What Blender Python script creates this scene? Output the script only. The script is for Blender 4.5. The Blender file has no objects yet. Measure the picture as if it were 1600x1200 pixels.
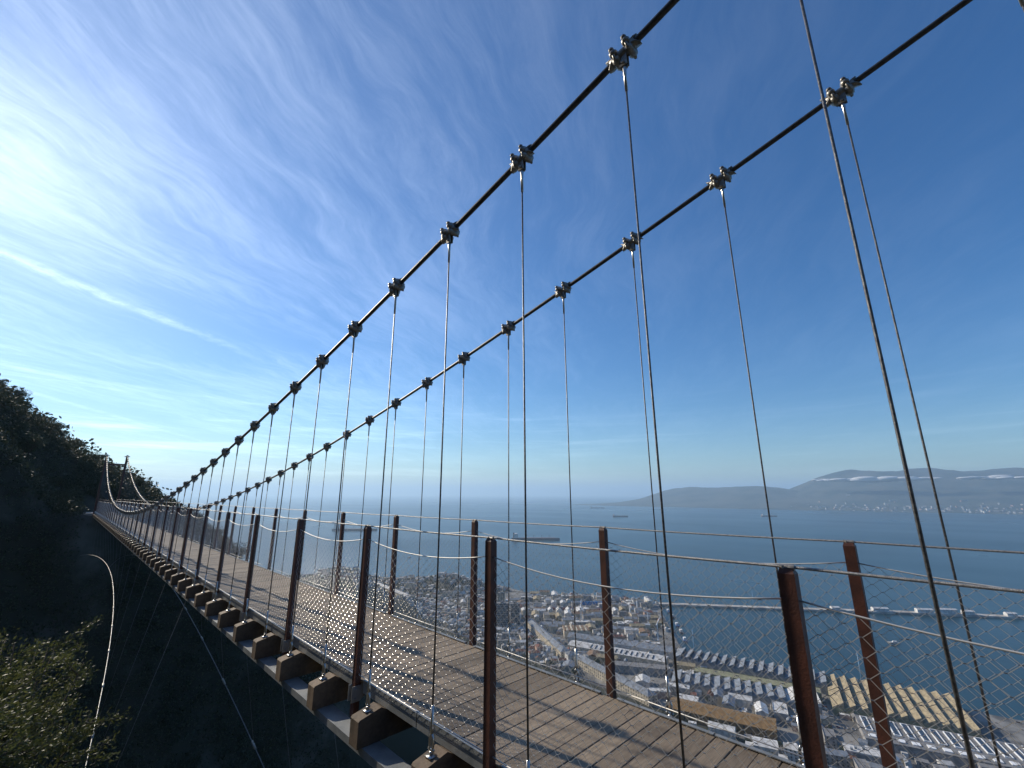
import bpy, math, random
import numpy as np
from mathutils import Matrix, Vector

# ------------------------------------------------------------------ scene, camera, light
random.seed(7); rng = np.random.default_rng(11)
scene = bpy.context.scene
col = scene.collection
R = math.radians
# world frame: the bridge runs along +Y, +X is towards the bay, the eye is at the origin, the sea lies 280 m below
SEA = -280.0
TOWN = -276.0

cam_d = bpy.data.cameras.new('camera'); cam = bpy.data.objects.new('camera', cam_d); col.objects.link(cam)
YAW, PITCH = 0.77748, 0.24669
right = Vector((math.cos(YAW), -math.sin(YAW), 0)); fh = Vector((math.sin(YAW), math.cos(YAW), 0))
fwd = fh * math.cos(PITCH) + Vector((0, 0, math.sin(PITCH))); up = right.cross(fwd)
m = Matrix((right, up, -fwd)).transposed().to_4x4(); cam.matrix_world = m
cam_d.sensor_width = 36; cam_d.lens = 679.24 / 1600 * 36
cam_d.clip_start = 0.05; cam_d.clip_end = 200000
scene.camera = cam

SUN_AZ, SUN_EL = R(-10.5), R(28.6)           # azimuth from +Y towards +X
sun_dir = Vector((math.sin(SUN_AZ) * math.cos(SUN_EL), math.cos(SUN_AZ) * math.cos(SUN_EL), math.sin(SUN_EL)))
sl = bpy.data.lights.new('sun', 'SUN'); sl.energy = 4.8; sl.angle = R(0.53); sl.color = (1, 0.89, 0.73)
so = bpy.data.objects.new('sun', sl); col.objects.link(so)
so.rotation_euler = sun_dir.to_track_quat('Z', 'Y').to_euler()

vs = scene.view_settings
vs.view_transform = 'Standard'; vs.look = 'None'; vs.gamma = 1; vs.use_curve_mapping = False
vs.exposure = 0.12
scene.cycles.volume_bounces = 2

class NT:
    """small helper to write node trees"""
    def __init__(s, tree): s.t = tree; s.n = tree.nodes; s.l = tree.links
    def node(s, typ, **kw):
        nd = s.n.new(typ)
        for k, v in kw.items(): setattr(nd, k, v)
        return nd
    def put(s, sock, v):
        if isinstance(v, bpy.types.NodeSocket): s.l.new(v, sock)
        else: sock.default_value = v
    def math(s, op, a, b=0.0, c=0.0, clamp=False):
        nd = s.node('ShaderNodeMath', operation=op, use_clamp=clamp)
        for i, v in enumerate((a, b, c)): s.put(nd.inputs[i], v)
        return nd.outputs[0]
    def vmath(s, op, a, b=None):
        nd = s.node('ShaderNodeVectorMath', operation=op); s.put(nd.inputs[0], a)
        if b is not None: s.put(nd.inputs[1], b)
        return nd.outputs['Value'] if op in ('DOT_PRODUCT', 'LENGTH') else nd.outputs[0]
    def noise(s, vec, scale, detail=4, rough=0.55, dist=0.0):
        nd = s.node('ShaderNodeTexNoise'); s.put(nd.inputs['Vector'], vec)
        nd.inputs['Scale'].default_value = scale; nd.inputs['Detail'].default_value = detail
        nd.inputs['Roughness'].default_value = rough; nd.inputs['Distortion'].default_value = dist
        return nd.outputs['Fac']
    def ramp(s, fac, stops):
        nd = s.node('ShaderNodeValToRGB'); s.put(nd.inputs[0], fac); e = nd.color_ramp.elements
        while len(e) < len(stops): e.new(0.5)
        for q, (pos, c) in zip(e, stops):
            q.position = pos; q.color = (c, c, c, 1) if isinstance(c, (int, float)) else (*c, 1)
        return nd.outputs[0]
    def mix(s, fac, a, b):
        nd = s.node('ShaderNodeMix', data_type='RGBA')
        s.put(nd.inputs[0], fac)
        for i, v in ((6, a), (7, b)): s.put(nd.inputs[i], (*v, 1) if isinstance(v, tuple) and len(v) == 3 else v)
        return nd.outputs[2]
    def smooth(s, v, lo, hi):
        nd = s.node('ShaderNodeMapRange', interpolation_type='SMOOTHSTEP'); s.put(nd.inputs[0], v)
        nd.inputs[1].default_value = lo; nd.inputs[2].default_value = hi
        return nd.outputs[0]
    def comb(s, x, y, z=0.0):
        nd = s.node('ShaderNodeCombineXYZ')
        for i, v in enumerate((x, y, z)): s.put(nd.inputs[i], v)
        return nd.outputs[0]
    def sep(s, v):
        nd = s.node('ShaderNodeSeparateXYZ'); s.put(nd.inputs[0], v); return nd.outputs

# ---- sky: physical sky with thin cirrus on a high plane, brighter towards the sun as real ice cloud is
world = bpy.data.worlds.new('World'); scene.world = world; world.use_nodes = True
w = NT(world.node_tree); bg = w.n['Background']
sky = w.node('ShaderNodeTexSky', sky_type='NISHITA', sun_disc=False)
sky.sun_elevation = SUN_EL; sky.sun_rotation = SUN_AZ; sky.altitude = 280
sky.air_density = 1.15; sky.dust_density = 0.25; sky.ozone_density = 3.2
tc = w.node('ShaderNodeTexCoord').outputs['Generated']
x, y, z = w.sep(tc)
zz = w.math('ADD', w.math('MAXIMUM', z, 0.0), 0.06)
px, py = w.math('DIVIDE', x, zz), w.math('DIVIDE', y, zz)
ca, sa = math.cos(R(33)), math.sin(R(33))
al = w.math('ADD', w.math('MULTIPLY', px, ca), w.math('MULTIPLY', py, sa))      # along the streaks
ac = w.math('SUBTRACT', w.math('MULTIPLY', py, ca), w.math('MULTIPLY', px, sa)) # across
warp = w.noise(w.comb(px, py, 3.0), 1.1, 3)
acw = w.math('ADD', ac, w.math('MULTIPLY', warp, 0.5))
n1 = w.noise(w.comb(w.math('MULTIPLY', al, 0.55), w.math('MULTIPLY', acw, 2.0), 0.0), 1.5, 10, 0.66, 0.15)
n2 = w.noise(w.comb(w.math('MULTIPLY', al, 1.1), w.math('MULTIPLY', acw, 5.0), 5.0), 3.4, 9, 0.72, 0.2)
cov = w.noise(w.comb(px, py, 9.0), 0.42, 2, 0.5)
streak = w.math('ADD', w.math('MULTIPLY', n1, 0.62), w.math('MULTIPLY', n2, 0.38))
streak = w.math('ADD', streak, w.math('MULTIPLY', w.math('SUBTRACT', cov, 0.5), 0.55))
cirrus = w.math('ADD', w.math('MULTIPLY', w.smooth(streak, 0.38, 0.72), 0.66), 0.28)   # a smooth veil with brighter fibres in it
# contrails: straight narrow lines on the same plane, ragged by noise
def contrail(p0, p1, width, ragged, amount):
    dx, dy = p1[0] - p0[0], p1[1] - p0[1]; L = math.hypot(dx, dy); dx /= L; dy /= L
    along = w.math('ADD', w.math('MULTIPLY', w.math('SUBTRACT', px, p0[0]), dx), w.math('MULTIPLY', w.math('SUBTRACT', py, p0[1]), dy))
    acr = w.math('SUBTRACT', w.math('MULTIPLY', w.math('SUBTRACT', py, p0[1]), dx), w.math('MULTIPLY', w.math('SUBTRACT', px, p0[0]), dy))
    rag = w.math('MULTIPLY', w.math('SUBTRACT', w.noise(w.comb(px, py, 1.0), 9.0, 6, 0.7), 0.5), ragged)
    slow = w.math('MULTIPLY', w.math('SUBTRACT', w.noise(w.comb(along, 2.0), 1.6, 2), 0.5), ragged * 0.9)
    d = w.math('ABSOLUTE', w.math('ADD', acr, w.math('ADD', rag, slow)))
    core = w.math('SUBTRACT', 1.0, w.smooth(d, 0.0, width))
    ends = w.math('MULTIPLY', w.smooth(along, -2.2, -1.0), w.math('SUBTRACT', 1.0, w.smooth(along, L * 0.6, L * 1.5)))
    broken = w.smooth(w.noise(w.comb(px, py, 7.0), 7.0, 6, 0.7), 0.28, 0.62)
    return w.math('MULTIPLY', w.math('MULTIPLY', w.math('MULTIPLY', core, broken), ends), amount)
ct = w.math('ADD', contrail((-0.334, 2.32), (0.50, 2.84), 0.060, 0.13, 0.80), contrail((-0.45, 3.92), (0.05, 4.25), 0.06, 0.05, 0.45))
ct = w.math('ADD', ct, contrail((-0.472, 4.50), (0.9, 6.22), 0.07, 0.06, 0.5))
alpha = w.math('ADD', w.math('MULTIPLY', cirrus, 0.62), w.math('MULTIPLY', ct, 0.55), clamp=True)
# low stratus streaks above the horizon
el = w.math('MAXIMUM', z, 0.0)
low = w.noise(w.comb(w.math('MULTIPLY', w.math('ARCTAN2', x, y), 2.2), w.math('MULTIPLY', el, 34.0), 2.0), 1.7, 6, 0.6, 0.4)
low = w.math('MULTIPLY', w.smooth(low, 0.47, 0.72), w.math('MULTIPLY', w.smooth(el, 0.0, 0.03), w.math('SUBTRACT', 1.0, w.smooth(el, 0.10, 0.26))))
alpha = w.math('ADD', alpha, w.math('MULTIPLY', low, 0.8))
mu = w.math('MAXIMUM', w.vmath('DOT_PRODUCT', tc, tuple(sun_dir)), 0.0)
phase = w.math('ADD', w.math('MULTIPLY', w.math('POWER', mu, 3.0), 6.0), w.math('MULTIPLY', w.math('POWER', mu, 36.0), 2.4))
phase = w.math('ADD', phase, w.math('MULTIPLY', w.math('POWER', mu, 160.0), 3.5))
lum = w.math('ADD', phase, 0.75)
cl = w.node('ShaderNodeVectorMath', operation='SCALE'); cl.inputs[0].default_value = (0.93, 0.98, 1.0); w.put(cl.inputs['Scale'], lum)
hs = w.node('ShaderNodeHueSaturation'); hs.inputs['Saturation'].default_value = 1.32; w.put(hs.inputs['Color'], sky.outputs[0])
veil = w.vmath('MULTIPLY', cl.outputs[0], w.comb(alpha, alpha, alpha))       # thin ice cloud only adds light to the blue behind it
w.put(bg.inputs['Color'], w.vmath('ADD', w.vmath('MULTIPLY', hs.outputs[0], (0.78, 0.96, 1.15)), veil))   # cool white balance of the picture
bg.inputs['Strength'].default_value = 0.096

# ------------------------------------------------------------------ mesh helpers
class MB:
    def __init__(s): s.v = []; s.f = []; s.m = []
    def add(s, vs, fs, mi=0):
        o = len(s.v); s.v += [tuple(q) for q in vs]; s.f += [tuple(i + o for i in f) for f in fs]; s.m += [mi] * len(fs); return s
    def box(s, a, b, mi=0):
        (x0, y0, z0), (x1, y1, z1) = a, b
        return s.add([(x0,y0,z0),(x1,y0,z0),(x1,y1,z0),(x0,y1,z0),(x0,y0,z1),(x1,y0,z1),(x1,y1,z1),(x0,y1,z1)],
                     [(0,3,2,1),(4,5,6,7),(0,1,5,4),(1,2,6,5),(2,3,7,6),(3,0,4,7)], mi)
    def prism(s, poly, ext, mi=0):
        """polygon (3D points) extruded by a vector"""
        n = len(poly); e = Vector(ext); p = [Vector(q) for q in poly]
        return s.add(p + [q + e for q in p], [tuple(range(n))[::-1], tuple(range(n, 2*n))] + [(i, (i+1) % n, (i+1) % n + n, i + n) for i in range(n)], mi)
    def tube(s, pts, r, n=6, mi=0, cap=True):
        pts = [Vector(q) for q in pts]; k = len(pts)
        rr = r if isinstance(r, (list, tuple)) else [r] * k
        vs, fs = [], []; ref = None
        for i, q in enumerate(pts):
            d = (pts[min(i+1, k-1)] - pts[max(i-1, 0)]).normalized()
            if ref is None: ref = Vector((0, 0, 1)) if abs(d.z) < .9 else Vector((1, 0, 0))
            a = d.cross(ref).normalized(); b = d.cross(a)
            for j in range(n):
                t = 2 * math.pi * j / n; vs.append(q + (a * math.cos(t) + b * math.sin(t)) * rr[i])
        for i in range(k - 1):
            for j in range(n): fs.append((i*n + j, i*n + (j+1) % n, (i+1)*n + (j+1) % n, (i+1)*n + j))
        if cap: fs += [tuple(range(n))[::-1], tuple(range((k-1)*n, k*n))]
        return s.add(vs, fs, mi)
    def mesh(s, name, mats, smooth=False):
        me = bpy.data.meshes.new(name); me.from_pydata(s.v, [], s.f)
        mats = mats if isinstance(mats, (list, tuple)) else [mats]
        for q in mats: me.materials.append(q)
        if len(mats) > 1: me.polygons.foreach_set('material_index', s.m)
        if smooth: me.polygons.foreach_set('use_smooth', [True] * len(s.f))
        me.update(); return me

def obj(name, me, parent=None, loc=(0, 0, 0), rz=0.0, **props):
    if isinstance(me, MB): raise TypeError
    o = bpy.data.objects.new(name, me); col.objects.link(o); o.location = loc
    if rz: o.rotation_euler = (0, 0, rz)
    if parent: o.parent = parent
    for k, v in props.items(): o[k] = v
    return o
def thing(name, label, cat, loc=(0, 0, 0), rz=0.0, group=None):
    o = obj(name, None, None, loc, rz, label=label, category=cat)
    if group: o['group'] = group
    return o
def quads_mesh(name, mat, centers, a, b, tri=False):
    """many free quads (leaves): centre +- a +- b, numpy arrays"""
    n = len(centers)
    v = np.stack([centers - a, centers + b * 0.55, centers + a, centers - b * 0.55], 1).reshape(-1, 3)
    me = bpy.data.meshes.new(name); me.vertices.add(n * 4); me.vertices.foreach_set('co', v.astype(np.float32).ravel())
    me.loops.add(n * 4); me.loops.foreach_set('vertex_index', np.arange(n * 4, dtype=np.int32))
    me.polygons.add(n); me.polygons.foreach_set('loop_start', np.arange(0, n * 4, 4, dtype=np.int32))
    me.polygons.foreach_set('loop_total', np.full(n, 4, dtype=np.int32))
    me.materials.append(mat); me.update(calc_edges=True); me.validate(); return me
def rdirs(n):
    d = rng.normal(size=(n, 3)); return d / np.linalg.norm(d, axis=1)[:, None]

# ------------------------------------------------------------------ materials
def mat(name, c, rough=0.7, metal=0.0, c2=None, scale=3.0, bump=0.0, bscale=30.0, spec=0.5, detail=5, lo=0.35, hi=0.65, world_co=False):
    mt = bpy.data.materials.new(name); mt.use_nodes = True; t = NT(mt.node_tree); b = t.n['Principled BSDF']
    b.inputs['Roughness'].default_value = rough; b.inputs['Metallic'].default_value = metal
    b.inputs['Specular IOR Level'].default_value = spec
    co = t.node('ShaderNodeNewGeometry').outputs['Position'] if world_co else t.node('ShaderNodeTexCoord').outputs['Object']
    if c2:
        f = t.smooth(t.noise(co, scale, detail, 0.6), lo, hi)
        t.put(b.inputs['Base Color'], t.mix(f, c, c2))
    else: b.inputs['Base Color'].default_value = (*c, 1)
    if bump:
        bp = t.node('ShaderNodeBump'); bp.inputs['Strength'].default_value = bump; bp.inputs['Distance'].default_value = 0.01
        t.put(bp.inputs['Height'], t.noise(co, bscale, 5, 0.6)); t.put(b.inputs['Normal'], bp.outputs[0])
    return mt

def per_object(mt, amount=0.25):
    """vary value a little from object to object"""
    t = NT(mt.node_tree); b = t.n['Principled BSDF']; inp = b.inputs['Base Color']
    src = inp.links[0].from_socket if inp.links else None
    rnd = t.node('ShaderNodeObjectInfo').outputs['Random']
    hs = t.node('ShaderNodeHueSaturation')
    if src: t.put(hs.inputs['Color'], src)
    else: hs.inputs['Color'].default_value = inp.default_value
    t.put(hs.inputs['Value'], t.math('ADD', t.math('MULTIPLY', rnd, 2 * amount), 1 - amount))
    t.put(inp, hs.outputs[0]); return mt

M = {}
M['rope'] = mat('steel_rope', (0.20, 0.20, 0.20), 0.42, 0.75, (0.10, 0.10, 0.105), 60, 0.5, 260)
M['cable'] = mat('locked_coil_cable', (0.085, 0.085, 0.085), 0.45, 0.6, (0.05, 0.05, 0.052), 25, 0.3, 160)
M['wire'] = mat('stainless_wire', (0.62, 0.60, 0.56), 0.45, 0.2)
M['handrope'] = mat('bright_rope', (0.38, 0.38, 0.375), 0.45, 0.4, (0.24, 0.24, 0.238), 60, 0.5, 260)
M['ferrule'] = mat('stainless_ferrule', (0.46, 0.45, 0.43), 0.23, 1.0)
M['cast'] = mat('galvanised_casting', (0.36, 0.345, 0.31), 0.42, 0.45, (0.22, 0.21, 0.19), 22, 0.3, 70)
M['bright'] = mat('polished_fitting', (0.62, 0.61, 0.58), 0.28, 0.95, (0.45, 0.44, 0.42), 40)
M['paint'] = mat('rust_brown_paint', (0.105, 0.036, 0.022), 0.5, 0.0, (0.062, 0.023, 0.016), 9, 0.25, 90)
M['steel'] = mat('zinc_steel', (0.30, 0.315, 0.32), 0.5, 0.35, (0.21, 0.225, 0.23), 5, 0.15, 60)
M['beam'] = mat('oiled_hardwood', (0.155, 0.108, 0.068), 0.75, 0.0, (0.08, 0.056, 0.036), 7, 0.35, 45)
per_object(M['beam'], 0.2)
# weathered deck board: grain along the board, worn light patches, dark stains
mt = bpy.data.materials.new('weathered_board'); mt.use_nodes = True; t = NT(mt.node_tree); b = t.n['Principled BSDF']
co = t.node('ShaderNodeTexCoord').outputs['Object']; wp = t.node('ShaderNodeNewGeometry').outputs['Position']
rnd = t.node('ShaderNodeObjectInfo').outputs['Random']
gx, gy, gz = t.sep(co)
grain = t.noise(t.comb(t.math('ADD', t.math('MULTIPLY', gx, 3.0), t.math('MULTIPLY', rnd, 40.0)), t.math('MULTIPLY', gy, 60.0), gz), 2.0, 6, 0.65, 0.3)
patch = t.noise(wp, 2.3, 6, 0.65, 0.6)
c = t.mix(t.smooth(grain, 0.3, 0.72), (0.140, 0.106, 0.073), (0.29, 0.23, 0.163))
c = t.mix(t.smooth(patch, 0.50, 0.72), c, (0.115, 0.088, 0.062))
hs = t.node('ShaderNodeHueSaturation'); t.put(hs.inputs['Color'], c); t.put(hs.inputs['Value'], t.math('ADD', t.math('MULTIPLY', rnd, 0.6), 0.72))
t.put(b.inputs['Base Color'], hs.outputs[0]); b.inputs['Roughness'].default_value = 0.8
bp = t.node('ShaderNodeBump'); bp.inputs['Strength'].default_value = 0.5; bp.inputs['Distance'].default_value = 0.004
t.put(bp.inputs['Height'], t.math('ADD', grain, t.noise(wp, 34, 4))); t.put(b.inputs['Normal'], bp.outputs[0]); M['board'] = mt

def leafmat(name, c1, c2, rough=0.5, trans=0.25):
    mt = bpy.data.materials.new(name); mt.use_nodes = True; t = NT(mt.node_tree); b = t.n['Principled BSDF']
    co = t.node('ShaderNodeNewGeometry'); isl = co.outputs['Random Per Island']
    c = t.mix(isl, c1, c2); t.put(b.inputs['Base Color'], c); b.inputs['Roughness'].default_value = rough
    tr = t.node('ShaderNodeBsdfTranslucent'); t.put(tr.inputs[0], c)
    mx = t.node('ShaderNodeMixShader'); mx.inputs[0].default_value = trans
    t.l.new(b.outputs[0], mx.inputs[1]); t.l.new(tr.outputs[0], mx.inputs[2]); t.l.new(mx.outputs[0], t.n['Material Output'].inputs[0]); return mt
M['leaf'] = leafmat('olive_leaf', (0.045, 0.058, 0.015), (0.12, 0.125, 0.038), 0.55, 0.35)
M['maquis'] = leafmat('maquis_leaf', (0.028, 0.036, 0.016), (0.062, 0.070, 0.032), 0.65, 0.12)
M['treeleaf'] = leafmat('tree_leaf', (0.03, 0.042, 0.018), (0.062, 0.075, 0.03), 0.6, 0.15)
M['bark'] = mat('bark', (0.09, 0.07, 0.05), 0.9, 0, (0.05, 0.04, 0.03), 12, 0.6, 30)
M['rock'] = mat('hillside_soil', (0.05, 0.048, 0.034), 0.95, 0, (0.13, 0.12, 0.10), 0.11, 0.8, 0.6, 0.2, 8, 0.50, 0.72, True)
M['ground'] = mat('town_ground', (0.10, 0.10, 0.098), 0.9, 0, (0.25, 0.24, 0.22), 0.035, 0, 1, 0.3, 9, 0.38, 0.62, True)
M['asphalt'] = mat('asphalt', (0.055, 0.056, 0.058), 0.9, 0, (0.085, 0.085, 0.085), 0.2)
M['concrete'] = mat('concrete', (0.36, 0.34, 0.31), 0.85, 0, (0.25, 0.24, 0.22), 0.09, 0, 1, 0.3, 7)
M['quay'] = mat('pale_quay', (0.56, 0.53, 0.47), 0.85, 0, (0.30, 0.27, 0.24), 0.05, 0, 1, 0.3, 7)
def wallmat(n, c): return mat(n, c, 0.85, 0, tuple(q * 0.60 for q in c), 0.22, 0, 1, 0.3, 9)
M['cream'] = wallmat('cream_render', (0.60, 0.53, 0.41)); M['white'] = wallmat('white_render', (0.72, 0.71, 0.68))
M['grey_w'] = wallmat('grey_render', (0.34, 0.33, 0.32)); M['dark_w'] = wallmat('shade_toned_render', (0.15, 0.16, 0.18))  # dark_w: the shade on the tower block facades is put into the wall colour
M['ochre'] = wallmat('ochre_render', (0.26, 0.155, 0.06)); M['pink'] = wallmat('pink_render', (0.50, 0.34, 0.27))
M['tan'] = wallmat('tan_sheet', (0.40, 0.325, 0.20)); M['olive'] = wallmat('olive_sheet', (0.30, 0.29, 0.17))
M['greyroof'] = wallmat('blue_grey_sheet', (0.25, 0.28, 0.32)); M['pale_roof'] = wallmat('pale_sheet', (0.64, 0.63, 0.60))
M['redroof'] = wallmat('red_tile', (0.20, 0.085, 0.058)); M['flatroof'] = wallmat('grey_felt', (0.24, 0.235, 0.23))
M['brownroof'] = wallmat('brown_sheet', (0.24, 0.15, 0.09))
M['glass'] = mat('window_glass', (0.03, 0.035, 0.045), 0.15)
M['frame'] = mat('white_frame', (0.8, 0.8, 0.78), 0.6)
M['blue'] = mat('blue_container', (0.03, 0.20, 0.50), 0.5); M['red'] = mat('red_container', (0.26, 0.06, 0.045), 0.6, 0, (0.18, 0.06, 0.05), 0.3)
M['mastblue'] = mat('blue_mast_paint', (0.25, 0.40, 0.55), 0.5)
M['hull'] = mat('ship_hull', (0.07, 0.075, 0.085), 0.6, 0, (0.12, 0.07, 0.06), 0.03); M['shipdeck'] = mat('ship_deck', (0.20, 0.13, 0.11), 0.7)
M['tyre'] = mat('rubber', (0.02, 0.02, 0.02), 0.9)
for n, c in dict(carwhite=(0.75, 0.75, 0.74), carsilver=(0.4, 0.41, 0.42), carred=(0.35, 0.03, 0.03), carblue=(0.04, 0.1, 0.25), cardark=(0.04, 0.04, 0.045)).items(): M[n] = mat(n, c, 0.3)
M['far_hill'] = mat('far_hill', (0.030, 0.045, 0.038), 0.95, 0, (0.085, 0.088, 0.07), 0.0022, 0, 1, 0.2, 8, 0.35, 0.65, True)
M['cloud'] = mat('cloud', (0.55, 0.55, 0.55), 1.0, 0, spec=0.0)

# ------------------------------------------------------------------ terrain
PX = [-600, -300, -100, -30, -12, -5, -1.2, 0.6, 5, 8, 12, 24, 60, 150, 300, 450, 560, 620, 1200]
PZ = [330, 190, 74, 26, 11.5, 3.2, -1.9, -2.2, -2.7, -3.6, -6.4, -17.5, -46, -106, -186, -246, -272, -277.5, -278.5]
def fbm(x, y, seed, octs=4):
    r = np.random.default_rng(seed); out = 0; a = 1.0; f = 1.0
    for _ in range(octs):
        for _ in range(3):
            th = r.uniform(0, 6.28); ph = r.uniform(0, 6.28)
            out = out + a * np.sin((x * math.cos(th) + y * math.sin(th)) * f + ph) / 3
        a *= 0.5; f *= 2.03
    return out
PX2 = [-600, -300, -100, -30, -12, -5, 1.2, 5, 8.6, 12.6, 17, 20, 24, 60, 150, 300, 450, 560, 620, 1200]
PZ2 = [330, 190, 78, 31, 14.5, 8.6, 3.6, .8, -.6, -2.9, -5.4, -8.0, -17, -46, -106, -186, -246, -272, -277.5, -278.5]
def height(x, y):
    x = np.asarray(x, float); y = np.asarray(y, float)
    k = np.clip((y - 74) / 11, 0, 1); h = np.interp(x, PX, PZ) * (1 - k) + np.interp(x, PX2, PZ2) * k
    h = h - 12 * np.clip((x - 4.9) / 5, 0, 1) * np.clip((14 - y) / 8, 0, 1) * np.clip((60 - x) / 40, 0, 1)   # sheer edge beside the near end
    roll = np.clip((y - 95) / 60, 0, 1)                      # beyond the far tower the slope rises and undulates
    h = h + roll * np.clip(1 - np.abs(x) / 500, 0, 1) * (fbm(x * .02, y * .02, 3) * 9)
    h = h + np.clip((-x - 5) / 25, 0, 1) * fbm(x * .09, y * .09, 5) * 2.0
    h = h + np.clip((x - 8) / 20, 0, 1) * np.clip((600 - x) / 300, 0, 1) * fbm(x * .06, y * .06, 6) * 1.8
    t = np.clip(1 - ((y - 35.5) / 31.5) ** 2, 0, 1)          # the gorge under the span
    wv = np.interp(x, [-120, -45, -10, 30, 90, 200], [0, 0.55, 1, 1, 0.7, 0.1])
    h = h - 46 * t ** 0.62 * wv
    for cx, cy, rad, hh in ((840, 1110, 150, 40), (770, 1230, 120, 22), (672, 1490, 150, 36), (600, 1000, 120, 30), (560, 1240, 180, 45)):
        h = h + hh * np.exp(-((x - cx) ** 2 + (y - cy) ** 2) / (rad * 0.6) ** 2)
    return h
def H(x, y): return float(height(x, y))
xs = np.unique(np.concatenate([np.arange(-600, -100, 25), np.arange(-100, -30, 4), np.arange(-30, 40, 1.0), np.arange(40, 120, 4), np.arange(120, 1190, 15)]))
ys = np.unique(np.concatenate([np.arange(-320, -40, 20), np.arange(-40, -6, 4), np.arange(-6, 110, 1.25), np.arange(110, 260, 6), np.arange(260, 1800, 18)]))
def grid(name, xs, ys, Z, m, smooth=True):
    nx, ny = len(xs), len(ys); X, Y = np.meshgrid(xs, ys, indexing='ij')
    v = np.stack([X, Y, Z], 2).reshape(-1, 3); i = np.arange(nx * ny).reshape(nx, ny)
    f = np.stack([i[:-1, :-1], i[1:, :-1], i[1:, 1:], i[:-1, 1:]], 2).reshape(-1, 4)
    me = bpy.data.meshes.new(name); n = len(f)
    me.vertices.add(len(v)); me.vertices.foreach_set('co', v.astype(np.float32).ravel())
    me.loops.add(n * 4); me.loops.foreach_set('vertex_index', f.astype(np.int32).ravel())
    me.polygons.add(n); me.polygons.foreach_set('loop_start', np.arange(0, 4 * n, 4, dtype=np.int32)); me.polygons.foreach_set('loop_total', np.full(n, 4, dtype=np.int32))
    me.materials.append(m); me.polygons.foreach_set('use_smooth', np.ones(n, bool)); me.update(calc_edges=True); return me
X, Y = np.meshgrid(xs, ys, indexing='ij'); Z = height(X, Y)
# off the coast the ground drops below the water
COAST = [(930, -320), (905, -100), (898, 0), (888, 57), (878, 121), (874, 195), (852, 277), (817, 393), (876, 438), (936, 480), (1017, 535), (1099, 592),
         (1136, 611), (1146, 672), (1092, 780), (1010, 900), (985, 947), (996, 1065), (935, 1250), (830, 1420), (745, 1560), (600, 1720)]
cy_ = sorted([(q[1], q[0]) for q in COAST]); coastx = np.interp(Y, [q[0] for q in cy_], [q[1] for q in cy_])
Z = np.where(X > coastx - 4, SEA - 6, Z); Z = np.where(Y > 1730, SEA - 6, Z)
obj('hillside', grid('hillside', xs, ys, Z, M['rock']), kind='structure')
gb = MB(); poly = [(x, y, SEA - 6) for x, y in COAST] + [(640, 1690, SEA - 6), (560, 1000, SEA - 6), (560, -320, SEA - 6)]
gb.prism(poly, (0, 0, TOWN - SEA + 6)); obj('town_ground', gb.mesh('town_ground', M['ground']), kind='structure')

# sea: one sheet to the horizon
mt = bpy.data.materials.new('sea_water'); mt.use_nodes = True; t = NT(mt.node_tree); b = t.n['Principled BSDF']
pos = t.node('ShaderNodeNewGeometry').outputs['Position']
swell = t.noise(t.vmath('MULTIPLY', pos, (1.6, 0.7, 1.0)), 0.0009, 5, 0.55, 0.2)
wind = t.smooth(t.noise(t.vmath('MULTIPLY', pos, (0.8, 2.4, 1.0)), 0.0007, 7, 0.62, 0.3), 0.42, 0.62)
t.put(b.inputs['Base Color'], t.mix(wind, (0.008, 0.036, 0.050), (0.014, 0.052, 0.072))); t.put(b.inputs['Roughness'], t.math('ADD', t.math('MULTIPLY', t.smooth(swell, 0.3, 0.75), 0.07), 0.27))
b.inputs['IOR'].default_value = 1.33
bp = t.node('ShaderNodeBump'); bp.inputs['Strength'].default_value = 0.35; bp.inputs['Distance'].default_value = 1.0
t.put(bp.inputs['Height'], t.noise(pos, 0.05, 4, 0.6)); t.put(b.inputs['Normal'], bp.outputs[0])
mb = MB(); n = 96; rad = 60000.0
mb.add([(0, 0, SEA)] + [(rad * math.cos(2*math.pi*i/n), rad * math.sin(2*math.pi*i/n), SEA) for i in range(n)], [(0, i + 1, (i + 1) % n + 1) for i in range(n)])
obj('sea', mb.mesh('sea', mt), kind='structure')

# far coast across the bay with its mountains
def far_range(name, y0, y1, x0, depth, prof, seed, step=120):
    ys_ = np.arange(y0, y1, step); xs_ = np.arange(0, depth, step); XX, YY = np.meshgrid(xs_, ys_, indexing='ij')
    crest = np.interp(YY, [q[0] for q in prof], [q[1] for q in prof])
    s = XX / depth; sh = np.clip(s * 1.55, 0, 1) ** 1.5 * np.clip((1.25 - s) * 4, 0, 1)
    ZZ = SEA - 4 + (10 * np.clip(s * 30, 0, 1)) + crest * sh * (1 + 0.28 * fbm(XX * .0011, YY * .0011, seed, 5)) + 12 * fbm(XX * .004, YY * .004, seed + 1)* np.clip(s*3,0,1)
    me = grid(name, xs_ + x0, ys_, ZZ, M['far_hill']); obj(name, me, kind='structure')
    def sample(x, y):
        i = int(np.clip(round((x - x0) / step), 0, len(xs_) - 1)); j = int(np.clip(round((y - y0) / step), 0, len(ys_) - 1)); return float(ZZ[i, j])
    return sample
far_top = far_range('far_mountains', -9000, 3600, 9300, 5200, [(-9000, 520), (-5000, 620), (-2600, 700), (-600, 800), (400, 830), (1100, 800), (1900, 760), (2500, 560), (3100, 300), (3600, 30)], 21)
far_range('far_headland', 1800, 7200, 9000, 4200, [(1800, 250), (2600, 340), (3400, 360), (4200, 350), (5100, 375), (5800, 350), (6300, 200), (6800, 70), (7200, 0)], 33)

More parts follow.
